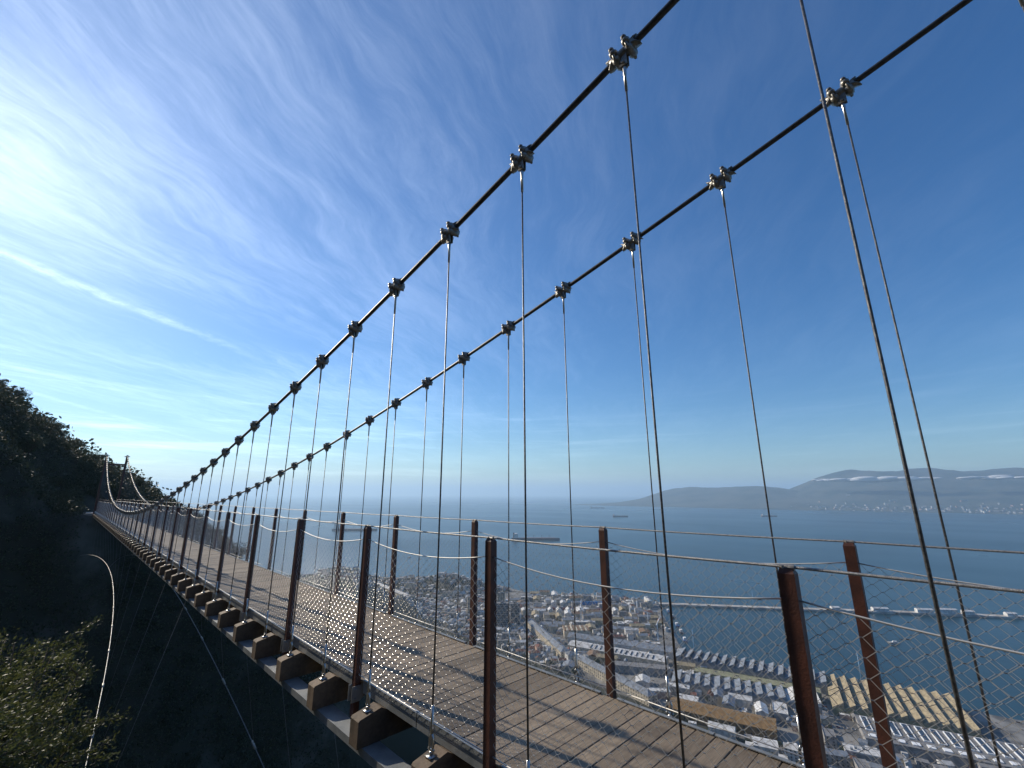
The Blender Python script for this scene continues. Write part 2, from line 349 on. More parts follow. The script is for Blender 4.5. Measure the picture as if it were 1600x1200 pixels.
# ------------------------------------------------------------------ the suspension bridge
ZS = -0.00468
bridge = thing('suspension_bridge', 'narrow timber-decked steel suspension footbridge with wire mesh sides over the dark gorge', 'footbridge')
bridge.rotation_euler = (math.atan(ZS), 0, 0)
XN, WD = 2.363, 1.507; XF = XN + WD                         # railing planes
CN, CF = 2.2435, 4.023                                       # main cable planes
Y0P, Y0C = 0.632, 0.1475                                     # first post, first hanger
YM, Z0, KC = 32.63, -0.982, 0.00402
YT0, YT1 = -3.64, 68.9
def cz(y): return Z0 + KC * (y - YM) ** 2 - ZS * y
DECK = -1.79
BEAMTOP = -1.83
for xc in (CN, CF):
    mb = MB(); mb.tube([(xc, y, cz(y)) for y in np.arange(YT0, YT1 + .01, 0.5)] , 0.0235, 10, cap=True)
    obj('main_cable', mb.mesh('main_cable', M['cable'], True), bridge)
    for ya, yb in ((YT0, YT0 - 12), (YT1, YT1 + 9)):
        mb = MB(); mb.tube([(xc, ya, cz(ya)), (xc, yb, -2.0)], 0.0235, 8); obj('back_stay', mb.mesh('back_stay', M['cable'], True), bridge)
# clamp on the cable: two clips with rounded saddles, flared lips, a lug and pin
def clamp_mesh():
    m = MB()
    m.tube([(0, q, 0) for q in (-.10, -.06, -.02, .02, .06, .10)], [.034, .040, .037, .037, .040, .034], 12)
    for yy in (-.052, .052):                                  # rounded U saddles
        pts = [(.046 * math.cos(a), yy, .046 * math.sin(a) + .004) for a in np.linspace(-2.6, 5.75 - 2.6, 15)]
        m.tube(pts, [.024] + [.030] * 3 + [.033] * 7 + [.030] * 3 + [.024], 9)
        for sx in (-1, 1):
            m.tube([(sx * .05, yy, -.062), (sx * .05, yy, .055)], .0115, 7)
            m.tube([(sx * .05, yy, .048), (sx * .05, yy, .066)], .020, 6)
    for s in (-1, 1):                                         # flared lips at either end, above and below
        for top in (1, -1):
            vs = []
            for k, (yy, rr, ww) in enumerate(((.085, .032, .036), (.104, .040, .031), (.124, (.058 if top * s > 0 else .044), .017), (.129, (.065 if top * s > 0 else .047), .007))):
                for a in (-1, 0, 1): vs.append((a * ww, s * yy, top * (rr - abs(a) * ww * .35)))
            nv = len(vs); vs2 = [(x_, y_, z_ - top * .010) for x_, y_, z_ in vs]
            fs = [(3*k + a, 3*k + a + 1, 3*k + a + 4, 3*k + a + 3) for k in range(3) for a in range(2)]
            m.add(vs + vs2, fs + [tuple(i + nv for i in f[::-1]) for f in fs] + [(9, 10, 10 + nv, 9 + nv), (10, 11, 11 + nv, 10 + nv)] +
                  [(3*k, 3*k + 3, 3*k + 3 + nv, 3*k + nv) for k in range(3)] + [(3*k + 2 + nv, 3*k + 5 + nv, 3*k + 5, 3*k + 2) for k in range(3)])
    return m.mesh('cable_clamp', M['cast'], True)
CL = clamp_mesh()
lug = MB()
for sx in (-.018, .010): lug.box((sx, -.030, -.115), (sx + .008, .030, -.025))
lug.tube([(-.034, 0, -.092), (.034, 0, -.092)], .0125, 8); LUG = lug.mesh('hanger_lug', M['cast'])
sk = MB(); sk.tube([(0, 0, 0), (0, 0, -.05), (0, 0, -.07), (0, 0, -.24)], [.011, .015, .0125, .0105], 8); SOCK = sk.mesh('socket', M['bright'], True)
tb = MB()                                                     # turnbuckle and fork above the beam
tb.tube([(0, 0, .33), (0, 0, .20), (0, 0, .185), (0, 0, .15), (0, 0, .145)], [.0115, .0115, .016, .016, .012], 8)
for s in (-1, 1): tb.tube([(0, s * .004, .15), (0, s * .020, .115), (0, s * .021, .07), (0, s * .016, .03), (0, s * .012, .012)], [.009, .011, .010, .009, .009], 6)
tb.tube([(0, -.034, .045), (0, .034, .045)], .009, 6); tb.box((-.035, -.035, .0), (.035, .035, .008)); tb.tube([(0, 0, .008), (0, 0, .034)], .016, 8)
TURN = tb.mesh('turnbuckle', M['bright'], True)
HY = [Y0C + i for i in range(-3, 69)]
for xc, side in ((CN, 0), (CF, 1)):
    for y in HY:
        zt = cz(y); sl_ = math.atan(2 * KC * (y - YM) - ZS)
        c_ = obj('cable_clamp', CL, bridge, (xc, y, zt)); c_.rotation_euler = (sl_, 0, 0)
        obj('hanger_lug', LUG, c_).rotation_euler = (-sl_, 0, 0)
        zb = BEAMTOP + .26
        if zt - .34 > zb + .05:
            mb = MB(); mb.tube([(0, 0, zt - .30), (0, 0, zb)], 0.0068, 6); h = obj('hanger_rope', mb.mesh('hanger_rope', M['rope'], True), bridge, (xc, y, 0))
            obj('socket', SOCK, h, (0, 0, zt - .085))
            obj('turnbuckle', TURN, h, (0, 0, BEAMTOP - .051))
        else:
            mb = MB(); mb.tube([(0, 0, zt - .09), (0, 0, BEAMTOP - .03)], 0.0075, 6); obj('hanger_rope', mb.mesh('hanger_rope', M['bright'], True), bridge, (xc, y, 0))
# timber cross beams with chamfered ends on two flat steel channels
xm = (CN + CF) / 2; hw = xm - 2.125
bm_ = MB(); pr = [(-hw, -.075, -.29), (hw, -.075, -.29), (hw, -.075, -.088), (hw - .012, -.075, -.075), (hw - .215, -.075, -.03), (hw - .36, -.075, -.11), (-hw + .36, -.075, -.11), (-hw + .215, -.075, -.03), (-hw + .012, -.075, -.075), (-hw, -.075, -.088)]
bm_.prism(pr, (0, .15, 0)); BEAM = bm_.mesh('cross_beam', M['beam'])
for y in HY:
    if y > -.5: obj('cross_beam', BEAM, bridge, (xm, y, BEAMTOP))
ZC = BEAMTOP - .29 - .002
for xa in (2.175, 2 * xm - 2.175 - .165):
    y = 3.46
    while y < 68.5:
        L_ = min(5.99, 68.7 - y); mb = MB(); mb.box((xa, y, ZC - .012), (xa + .165, y + L_, ZC)); mb.box((xa, y, ZC - .065), (xa + .010, y + L_, ZC - .0125)); mb.box((xa + .155, y, ZC - .065), (xa + .165, y + L_, ZC - .0125))
        obj('bottom_channel', mb.mesh('bottom_channel', M['steel']), bridge); y += 6.0
# posts with brackets, edge plates between them
PO = MB(); PO.box((-.030, -.033, -2.10), (.030, .033, -.345)); PO.add([(-.030, -.033, -.345), (.030, -.033, -.345), (.030, .033, -.345), (-.030, .033, -.345), (-.022, -.025, -.322), (.022, -.025, -.330), (.022, .025, -.330), (-.022, .025, -.322)],
     [(4, 5, 6, 7), (0, 1, 5, 4), (1, 2, 6, 5), (2, 3, 7, 6), (3, 0, 4, 7)])
POST = PO.mesh('railing_post', M['paint'])
ca_ = MB(); ca_.tube([(0, -.03, .007), (0, .03, .007)], .013, 8); ca_.tube([(-.018, .012, -.01), (-.018, .012, .016)], .006, 6); ca_.tube([(.018, -.012, -.01), (.018, -.012, .016)], .006, 6); CAP = ca_.mesh('rope_clip', M['cast'])
br = MB()
for yy in (-.041, .034): br.prism([(-.06, yy, -1.97), (.03, yy, -1.97), (.13, yy, -1.90), (.13, yy, -1.83), (-.06, yy, -1.83)], (0, .007, 0))
br.tube([(-.02, -.055, -1.86), (-.02, .055, -1.86)], .010, 6); br.tube([(-.02, -.055, -1.94), (-.02, .055, -1.94)], .010, 6); BRK = br.mesh('post_bracket', M['steel'])
PY = [Y0P + 2 * i for i in range(-1, 35)]
for xp, s in ((XN, 1), (XF, -1)):
    for y in PY:
        o = obj('railing_post', POST, bridge, (xp, y, 0)); obj('rope_clip', CAP, o, (0, 0, -.327))
        b_ = obj('post_bracket', BRK, o)
        if s < 0: b_.rotation_euler = (0, 0, math.pi)
ep = MB(); ep.box((0, .09, -1.885), (.007, .94, -1.775)); ep.box((.0072, .09, -1.7825), (.035, .94, -1.7752)); EP1 = ep.mesh('edge_plate', M['steel'])
ep = MB(); ep.box((0, .955, -1.885), (.007, 1.91, -1.775)); ep.box((.0072, .955, -1.7825), (.035, 1.91, -1.7752)); EP2 = ep.mesh('edge_plate', M['steel'])
for y in PY[:-1]:
    for e in (EP1, EP2):
        obj('edge_plate', e, bridge, (XN + .028, y, 0))
        o = obj('edge_plate', e, bridge, (XF - .028, y + 2.0, 0)); o.rotation_euler = (0, 0, math.pi)
# top ropes, sagging net ropes, bottom ropes, mesh panels
for xp in (XN, XF):
    mb = MB(); pts = []
    for y in PY[:-1]:
        for k in range(6): t_ = k / 6; pts.append((xp, y + 2 * t_, -.318 - .006 * 4 * t_ * (1 - t_)))
    pts.append((xp, PY[-1], -.318)); mb.tube(pts, .0064, 8); obj('top_rope', mb.mesh('top_rope', M['handrope'], True), bridge)
SAG0, SAGM, ZB = -.455, .075, -1.735
def sag(t): return SAG0 - SAGM * 4 * t * (1 - t)
mb = MB(); mb.tube([(0, .035 + 1.93 * k / 12, sag(k / 12)) for k in range(13)], .0042, 6); SAGR = mb.mesh('net_rope', M['wire'], True)
mb = MB(); mb.tube([(0, .035, ZB), (0, 1.0, ZB - .008), (0, 1.965, ZB)], .0048, 6); BOTR = mb.mesh('lower_rope', M['wire'], True)
def net_mesh():
    rows, nx = 34, 40; m = MB(); dx = 1.93 / nx; hl = .0065
    def nodez(i, j): t = (.035 + i * dx) / 2.0; return ZB + (sag(t) - ZB) * j / rows
    r = .00138
    for j in range(rows):
        pts = []
        for i in range(nx + 1):
            up_ = (i + j) % 2; yy = .035 + i * dx; zz = nodez(i, j + up_) + (-.0012 if up_ else .0012)
            if 0 < i: pts.append((0, yy - hl, zz))
            if i < nx: pts.append((0, yy + hl, zz))
        m.tube(pts, r, 3, 0, False)
    for j in range(rows + 1):
        for i in range(1, nx):
            if (i + j) % 2 == 0:
                yy = .035 + i * dx; zz = nodez(i, j); m.tube([(0, yy - .0045, zz), (0, yy + .0045, zz)], .0020, 7, 1)
    return m.mesh('mesh_net', [M['wire'], M['ferrule']])
NET = net_mesh()
for xp in (XN, XF):
    for y in PY[:-1]:
        obj('net_rope', SAGR, bridge, (xp, y, 0)); obj('lower_rope', BOTR, bridge, (xp, y, 0)); obj('mesh_net', NET, bridge, (xp, y, 0), kind='stuff')
# deck: stringers, boards
mb = MB()
for xc in (XN + .16, xm, XF - .16): mb.box((xc - .04, -.4, BEAMTOP - .108), (xc + .04, 69, DECK - .0395))
deck = obj('deck_frame', mb.mesh('deck_frame', M['beam']), bridge)
DX0, DX1 = XN + .040, XF - .040; DW = (DX1 - DX0) / 2
pb = MB()
a_, b2 = -.0728, .0728
pf = [(-DW, a_, -.036), (-DW, b2, -.036), (-DW, b2, -.004), (-DW, b2 - .004, 0), (-DW, a_ + .004, 0), (-DW, a_, -.004)]
pb.prism(pf, (2 * DW, 0, 0))
for sx in (-1, 1):
    for sy in (-.042, .042): pb.tube([(sx * (DW - .12), sy, -.004), (sx * (DW - .12), sy, .0015)], .0065, 6, 1)
PLK = pb.mesh('plank', [M['board'], M['cast']])
NP = 300
rest = MB()
for i in range(460):
    y = -.35 + .15 * i
    if i < NP:
        o = obj('plank', PLK, deck, ((DX0 + DX1) / 2 + random.uniform(-.004, .004), y, DECK + random.uniform(-.003, .003))); o.rotation_euler = (random.uniform(-.012, .012), 0, random.uniform(-.003, .003))
    else: rest.prism([(q[0] + (DX0 + DX1) / 2, q[1] + y, q[2] + DECK + random.uniform(-.002, .002)) for q in pf], (2 * DW, 0, 0))
obj('planking', rest.mesh('planking', M['board']), deck, kind='stuff')
# towers
for yt in (YT0, YT1):
    zt = cz(yt)
    for xc in (CN, CF):
        mb = MB(); mb.box((xc - .10, yt - .10, -4.5), (xc + .10, yt + .10, zt - .12)); mb.box((xc - .07, yt - .13, -4.0), (xc + .07, yt + .13, zt - .125))
        leg = obj('tower_leg', mb.mesh('tower_leg', M['paint']), bridge)
        mb = MB(); mb.box((xc - .24, yt - .26, zt - .119), (xc + .24, yt + .26, zt - .06)); mb.prism([(xc - .09, yt - .22, zt - .059), (xc - .09, yt + .22, zt - .059), (xc - .09, yt + .1, zt + .07), (xc - .09, yt - .1, zt + .07)], (.18, 0, 0))
        obj('saddle', mb.mesh('saddle', M['cast']), leg)
    mb = MB(); mb.box((CN + .101, yt - .08, zt - 1.15), (CF - .101, yt + .08, zt - .95)); obj('tower_crossbeam', mb.mesh('tower_crossbeam', M['paint']), bridge)
# wind guys under the deck with their ties
def guy(fn, y0, y1, tiex, ties):
    ys_ = np.arange(y0, y1 + .1, 1.5); mb = MB(); mb.tube([fn(q) for q in ys_], .0135, 6); g = obj('wind_guy', mb.mesh('wind_guy', M['rope'], True), bridge)
    for q in ties:
        p1 = fn(q); mb = MB(); mb.tube([(tiex, q + .5, ZC - .06), p1], .005, 5); tie_ = obj('guy_tie', mb.mesh('guy_tie', M['rope'], True), bridge)
        mb = MB(); d = Vector(fn(q + .2)) - Vector(p1); mb.tube([Vector(p1) - d * .7, Vector(p1) + d * .7], .030, 8); obj('guy_clip', mb.mesh('guy_clip', M['cast'], True), g)
guy(lambda q: (2.75 - .0019 * (q - 43) ** 2, q, -5.0 - .0024 * (q - 43) ** 2 - ZS * q), 4, 66, 2.26, [Y0C + .0 + k for k in range(12, 60, 3)])
def g2(q):
    s_ = max(0, 34 - q); return (4.1 + .0018 * s_ ** 2 + .004 * s_, q, -4.0 - .0078 * s_ ** 2 - .004 * max(0, q - 34) ** 2 - .0 * s_ - ZS * q)
guy(g2, 4, 64, 4.0, [Y0C + k for k in range(9, 60, 3)])

# abutments
for y0, y1, lab in ((-6.0, -.42, 'pale concrete abutment carrying the near end of the bridge'), (69.05, 74.0, 'concrete abutment under the far tower on the wooded slope')):
    t_ = thing('abutment', lab, 'abutment', (xm, (y0 + y1) / 2, -9)); hy = (y1 - y0) / 2; zz = DECK + ZS * (y0 + y1) / 2 + 9 - .02
    mb = MB(); mb.box((-1.6, -hy, 0), (1.6, hy, zz - .3)); obj('base_block', mb.mesh('base_block', M['concrete']), t_)
    mb = MB(); mb.box((-1.7, -hy, zz - .298), (1.7, hy, zz)); obj('landing_slab', mb.mesh('landing_slab', M['concrete']), t_)

# ------------------------------------------------------------------ vegetation
def clumps(pts, rad, n, leaf, flat=0.75):
    """leaf quads round every point: centres, half axes"""
    k = len(pts); c = np.repeat(pts, n, 0); r = np.repeat(rad, n)[:, None]
    d = rdirs(k * n); rr = rng.uniform(0.45, 1.0, (k * n, 1)) ** 0.6
    c = c + d * r * rr * np.array([1, 1, flat]); a = rdirs(k * n); t_ = rdirs(k * n); b = np.cross(a, t_); b /= np.linalg.norm(b, axis=1)[:, None] + 1e-9
    s = np.repeat(leaf, n)[:, None] * rng.uniform(.6, 1.3, (k * n, 1)); return c, a * s, b * s
def scatter(n, x0, x1, y0, y1):
    return rng.uniform(x0, x1, n), rng.uniform(y0, y1, n)
C_, A_, B_ = [], [], []
def addscrub(n, x0, x1, y0, y1, rmin, rmax, leaves, leaf, keep=None):
    x, y = scatter(n, x0, x1, y0, y1); k = np.ones(n, bool)
    k &= ~((x > 1.4) & (x < 4.9) & (y > -8) & (y < 2)); k &= ~((x > .9) & (x < 5.2) & (y > 66) & (y < 78))
    k &= ~((np.hypot(x, y) < 3.0))
    if keep is not None: k &= keep(x, y)
    x, y = x[k], y[k]; r = rng.uniform(rmin, rmax, len(x)); z = height(x, y)
    # keep below the deck
    bad = (x > 1.0) & (x < 5.5) & (y > 0) & (y < 70) & (z + r * 1.3 > -3.4); x, y, z, r = x[~bad], y[~bad], z[~bad], r[~bad]
    c, a, b = clumps(np.stack([x, y, z + r * .45], 1), r, leaves, np.full(len(x), leaf)); C_.append(c); A_.append(a); B_.append(b)
addscrub(2600, -45, 40, 64, 130, 0.7, 1.7, 34, 0.17)
addscrub(2800, -26, 1.2, 70, 96, 0.5, 1.2, 46, 0.085)
addscrub(1600, 4.6, 24, 70, 96, 0.5, 1.2, 46, 0.085)
addscrub(800, .2, 6, 79, 92, 0.5, 1.1, 46, 0.085)
addscrub(900, -.5, 6, 71, 80, 0.4, .8, 26, 0.11, lambda x, y: (y > 75) | (x < 1) | (x > 5.2))
addscrub(5200, -40, 34, 54, 70, 0.5, 1.3, 30, 0.12)
addscrub(1200, -40, 2, 5.0, 16, 0.3, 0.7, 30, 0.05, lambda x, y: (x < -1.5))
addscrub(2600, -50, 45, 12, 60, 0.7, 1.6, 26, 0.17)
addscrub(2200, -90, 70, 120, 260, 1.2, 2.6, 22, 0.42)
addscrub(2600, 40, 240, 40, 400, 1.5, 3.2, 18, .45)
addscrub(4200, 200, 600, 40, 1300, 2.2, 5.0, 14, 1.0)
def wallscrub(n, side):
    x = rng.uniform(-40, 30, n); d = rng.uniform(0, 44, n); tt = (d / 46) ** (1 / .62); y = 35.5 + side * 31.5 * np.sqrt(1 - tt)
    k = ~((x > 1.2) & (x < 5.2) & (d < 6)); k &= (side > 0) | (x < -3); x, y = x[k], y[k]; r = rng.uniform(.5, 1.4, len(x)); z = height(x, y)
    c, a, b = clumps(np.stack([x, y - side * r * .35, z + r * .2], 1), r, 30, rng.uniform(.08, .15, len(x))); C_.append(c); A_.append(a); B_.append(b)
wallscrub(4200, 1); wallscrub(900, -1)
obj('scrub', quads_mesh('scrub', M['maquis'], np.concatenate(C_), np.concatenate(A_), np.concatenate(B_)), kind='stuff', label='dark green scrub covering the gorge and hillsides')

def tree_mesh(h, rad, n, leaf, seed, lobes=9):
    r_ = random.Random(seed); mb = MB(); mb.tube([(0, 0, -.6), (.05 * h, 0, h * .25), (.02 * h, .04 * h, h * .55)], [h * .045, h * .035, h * .018], 7)
    cs = []
    for k in range(lobes):
        a = 2 * math.pi * k / lobes + r_.uniform(-.4, .4); rr = rad * r_.uniform(.15, .75); zz = h * r_.uniform(.42, .88)
        p = (rr * math.cos(a), rr * math.sin(a), zz); cs.append(p)
        mb.tube([(.03 * h, .02 * h, h * r_.uniform(.25, .5)), (p[0] * .6, p[1] * .6, zz * .85), p], [h * .018, h * .011, h * .004], 5)
    tm = mb.mesh('trunk', M['bark'], True)
    c, a, b = clumps(np.array(cs), np.array([rad * r_.uniform(.34, .55) for _ in cs]), n // lobes, np.full(lobes, leaf), .8)
    return tm, quads_mesh('crown', M['treeleaf'], c, a, b)
TREES = [tree_mesh(4.6, 2.0, 3600, .085, 1, 13), tree_mesh(3.6, 1.9, 3200, .08, 2, 12), tree_mesh(5.2, 2.3, 4000, .09, 3, 15), tree_mesh(3.0, 1.7, 2800, .075, 4, 11)]
def tree(x, y, z, k, s, label, group):
    t_ = thing('hillside_tree', label, 'tree', (x, y, z), random.uniform(0, 6.28), group); t_.scale = (s, s, s * random.uniform(.85, 1.15))
    tm, cm = TREES[k]; obj('trunk', tm, t_); obj('crown', cm, t_); return t_
r2 = random.Random(5); cnt = 0
while cnt < 95:
    x, y = r2.uniform(-26, 34), r2.uniform(69, 125)
    if .2 < x < 6.0 and y < 80: continue
    tree(x, y, H(x, y) - .2, r2.randrange(4), r2.uniform(.36, .58), 'dark evergreen tree in the wooded slope around the far tower', 'trees on the slope beyond the bridge'); cnt += 1
for x, y, s in ((17.2, 79, .75), (19.6, 80, .85), (21.4, 81, .7), (22.8, 80, .62)):
    tree(x, y, H(x, y) - .2, 2, s, 'dark tree at the steep right edge of the far slope, against the sea', 'trees at the edge of the far slope')

# near olive-leaved bush at the gorge rim, bottom left
bush = thing('olive_bush', 'sunlit olive green bush with small narrow leaves at the gorge rim, nearest the viewer', 'bush', (-0.2, 5.8, -3.35))
mb = MB(); tips = []; rb = random.Random(3)
for k in range(58):
    bx, by = rb.uniform(-.5, .4), rb.uniform(-.9, 1.4)
    tx, ty = bx + rb.uniform(-.6, .42), by + rb.uniform(-.6, .8)
    # the crown is high on the left and falls to the right
    fx = (tx + 1.0) / 2.0; tz = 2.25 - 1.05 * max(0, fx) ** 1.3 + rb.uniform(-.55, .12) + (.12 if rb.random() < .2 else 0)
    base = Vector((bx * .4, by * .5, -.4)); tip = Vector((tx, ty, tz)); mid = base.lerp(tip, .55) + Vector((rb.uniform(-.15, .15), rb.uniform(-.15, .15), .12))
    mb.tube([base, mid, tip], [.022, .012, .004], 5); tips.append((mid, tip))
    for j in range(7):
        s_ = base.lerp(tip, rb.uniform(.45, .98)) ; e_ = s_ + Vector((rb.uniform(-.25, .4), rb.uniform(-.3, .3), rb.uniform(-.05, .28)))
        mb.tube([s_, e_], [.006, .002], 4); tips.append((s_, e_))
obj('branches', mb.mesh('branches', M['bark'], True), bush)
C2, A2, B2 = [], [], []
for s_, e_ in tips:
    n = 170; tt = rng.uniform(.1, 1.05, (n, 1)); p_ = np.array(s_) * (1 - tt) + np.array(e_) * tt; d = np.array((e_ - s_).normalized())
    a = rdirs(n) * .75 + d * .6 + np.array([.25, 0, .15]); a /= np.linalg.norm(a, axis=1)[:, None]; t_ = rdirs(n); b = np.cross(a, t_); b /= np.linalg.norm(b, axis=1)[:, None]
    L_ = rng.uniform(.010, .022, (n, 1)); C2.append(p_ + a * L_ * 1.2 + rng.normal(size=(n, 3)) * .03); A2.append(a * L_); B2.append(b * L_ * .62)
obj('foliage', quads_mesh('foliage', M['leaf'], np.concatenate(C2), np.concatenate(A2), np.concatenate(B2)), bush, kind='stuff')

# ------------------------------------------------------------------ town below
WINB = MB().box((-.5, -.06, -.5), (.5, .06, .5)).mesh('window', M['glass'])
def frame_pts(a, b):
    """rotation for a footprint whose long side runs from a to b"""
    return math.atan2(b[1] - a[1], b[0] - a[0])
def windows(root, w, d, h, storeys, pitch, sides, ww=1.3, wh=1.6, z0=0.0):
    for st in range(storeys):
        zc = z0 + (st + .55) * h / storeys
        for s in sides:
            L_ = w if s in 'fb' else d; n = max(1, int(L_ / pitch))
            for i in range(n):
                q = -L_ / 2 + L_ * (i + .5) / n
                loc, rz = {'f': ((q, -d/2 - .02, zc), 0), 'b': ((q, d/2 + .02, zc), 0), 'l': ((-w/2 - .02, q, zc), math.pi/2), 'r': ((w/2 + .02, q, zc), math.pi/2)}[s]
                o = obj('window', WINB, root, loc, rz); o.scale = (ww, 1, wh)
MC = {}
def cached(key, fn):
    if key not in MC: MC[key] = fn()
    return MC[key]
def building(name, label, cat, x, y, w, d, h, rz, wall, roof, rk='flat', rh=3.0, win=None, group=None, z=None, base=3.0):
    z = TOWN if z is None else z; t_ = thing(name, label, cat, (x, y, z), rz, group)
    def wm(): return MB().box((-w/2, -d/2, -base), (w/2, d/2, h)).mesh('wall', M[wall])
    obj('wall', cached(('w', w, d, h, wall, base), wm), t_)
    def rm():
        m = MB(); e = .5
        if rk == 'flat':
            m.box((-w/2 - .15, -d/2 - .15, h + .003), (w/2 + .15, d/2 + .15, h + .5)); 
            for q in ((-w/2 - .15, -d/2 - .15, w/2 + .15, -d/2 + .2), (-w/2 - .15, d/2 - .2, w/2 + .15, d/2 + .15)): m.box((q[0], q[1], h + .502), (q[2], q[3], h + 1.2))
        elif rk == 'gable':
            m.prism([(-w/2 - e, -d/2 - e, h + .003), (-w/2 - e, d/2 + e, h + .003), (-w/2 - e, 0, h + rh)], (w + 2*e, 0, 0))
        else:
            k = min(d/2, w/2 - .5); m.add([(-w/2 - e, -d/2 - e, h), (w/2 + e, -d/2 - e, h), (w/2 + e, d/2 + e, h), (-w/2 - e, d/2 + e, h), (-w/2 + k, 0, h + rh), (w/2 - k, 0, h + rh)],
                  [(0, 1, 5, 4), (1, 2, 5), (2, 3, 4, 5), (3, 0, 4), (3, 2, 1, 0)])
        return m.mesh('roof', M[roof])
    r_ = obj('roof', cached(('r', w, d, h, roof, rk, rh), rm), t_)
    if win: windows(t_, w, d, h, *win)
    return t_, r_
def seg_building(a, b, d, *args, **kw):
    L_ = math.hypot(b[0] - a[0], b[1] - a[1]); return L_, ((a[0] + b[0]) / 2, (a[1] + b[1]) / 2), frame_pts(a, b)

OCC = []
def occ(x, y, r): OCC.append((x, y, r))
# the long angled barrack block
for a, b, lab in (((752, 712), (654, 533), 'long cream block with blue-grey hipped roof, farther arm of the angled barracks'),
                  ((652, 505), (606, 345), 'long cream block with blue-grey hipped roof, nearer arm of the angled barracks')):
    L_, c_, a_r = seg_building(a, b, 17); building('barrack_block', lab, 'building', c_[0], c_[1], round(L_, 1), 17, 12, a_r, 'cream', 'greyroof', 'hip', 4.5, (3, 5.0, 'fblr', 1.5, 2.0))
    for q in np.linspace(0, 1, 9): occ(a[0] + (b[0] - a[0]) * q, a[1] + (b[1] - a[1]) * q, 17)
building('corner_pavilion', 'small glazed corner pavilion where the two barrack arms meet', 'building', 650, 519, 16, 15, 13, R(60), 'pale_roof', 'greyroof', 'hip', 4, (3, 4.0, 'fl', 1.4, 2.2)); occ(650, 519, 14)
# dockyard sheds
L_, c_, a_r = seg_building((738, 590), (800, 405), 24); building('dock_shed', 'long dark grey-roofed dock shed behind the slatted pale roof', 'shed', c_[0], c_[1], round(L_, 1), 26, 10, a_r, 'pale_roof', 'greyroof', 'gable', 5); 
for q in np.linspace(0, 1, 9): occ(738 + 62 * q, 590 - 185 * q, 18)
L_, c_, a_r = seg_building((706, 562), (752, 398), 30); sh, rf = building('dock_shed', 'long pale dock shed with dark slits across its roof', 'shed', c_[0], c_[1], round(L_, 1), 30, 9, a_r, 'cream', 'pale_roof', 'gable', 3)
sm_ = MB(); sm_.box((-1.0, -13, 0), (1.0, -1, .5)); SLIT = sm_.mesh('skylight', M['glass'])
for i in range(13):
    o = obj('skylight', SLIT, rf, (-L_/2 + 42 + i * 9.0, 0, 9.2)); o.rotation_euler = (math.atan2(2.97, 15.5), 0, 0); o.location.z = 12.2
for q in np.linspace(0, 1, 9): occ(706 + 46 * q, 562 - 164 * q, 22)
L_, c_, a_r = seg_building((668, 462), (720, 378), 20); building('dock_shed', 'grey flat-roofed workshop between barracks and pale shed', 'shed', c_[0], c_[1], round(L_, 1), 22, 9, a_r, 'grey_w', 'flatroof'); occ(c_[0], c_[1], 40)
# striped warehouse: ribs of brown and cream roof panels
t_ = thing('striped_warehouse', 'warehouse with cream and brown striped ribbed roof in the dockyard', 'warehouse', (772, 600, TOWN), R(-45))
obj('wall', MB().box((-26, -17, -3), (26, 17, 12)).mesh('wall', M['cream']), t_)
for i in range(11):
    m_ = MB(); x0 = -26 + i * 52 / 11; m_.prism([(x0 + .1, -17.4, 12.02), (x0 + 4.6, -17.4, 12.02), (x0 + 3.6, -17.4, 14), (x0 + 1.1, -17.4, 14)], (0, 34.8, 0)); obj('roof_panel', m_.mesh('roof_panel', M['cream' if i % 2 else 'brownroof']), t_)
occ(772, 600, 34)
for i, (x, y) in enumerate(((858, 742), (872, 728), (888, 712))):
    building('gabled_store', ('leftmost', 'middle', 'rightmost')[i] + ' of three white gabled stores near the red containers', 'store', x, y, 20, 11, 9, R(45), 'white', 'white', 'gable', 5); occ(x, y, 14)
# stacked containers
cb = MB().box((-6, -1.22, 0), (6, 1.22, 2.55)); 
for i in range(9): cb.box((-5.6 + i * 1.35, -1.27, .15), (-5.1 + i * 1.35, -1.221, 2.4))
CBm = {k: None for k in ('blue', 'red')}
for k in CBm: CBm[k] = cb.mesh('container', M[k])
dr_ = MB().box((6.0, -1.15, .1), (6.06, 1.15, 2.45)).mesh('container_door', M['steel'])
for k, (ax, ay), (bx, by), rows, tiers in (('blue', (962, 762), (1018, 702), 6, 3), ('red', (884, 768), (985, 650), 10, 2)):
    for i in range(rows):
        for j in range(tiers):
            q = (i + .5) / rows; x = ax + (bx - ax) * q + random.uniform(-1, 1); y = ay + (by - ay) * q + random.uniform(-1, 1)
            s = 1.0
            o = thing('shipping_container', {'blue': 'bright blue shipping container in the stacked row by the dock', 'red': 'rusty red shipping container in the low row behind the white stores'}[k], 'container', (x, y, TOWN + j * 2.56), frame_pts((ax, ay), (bx, by)) + random.uniform(-.02, .02), k + ' containers in the dockyard')
            obj('body', CBm[k], o); obj('door', dr_, o)
    for q in np.linspace(0, 1, 8): occ(ax + (bx - ax) * q, ay + (by - ay) * q, 12)
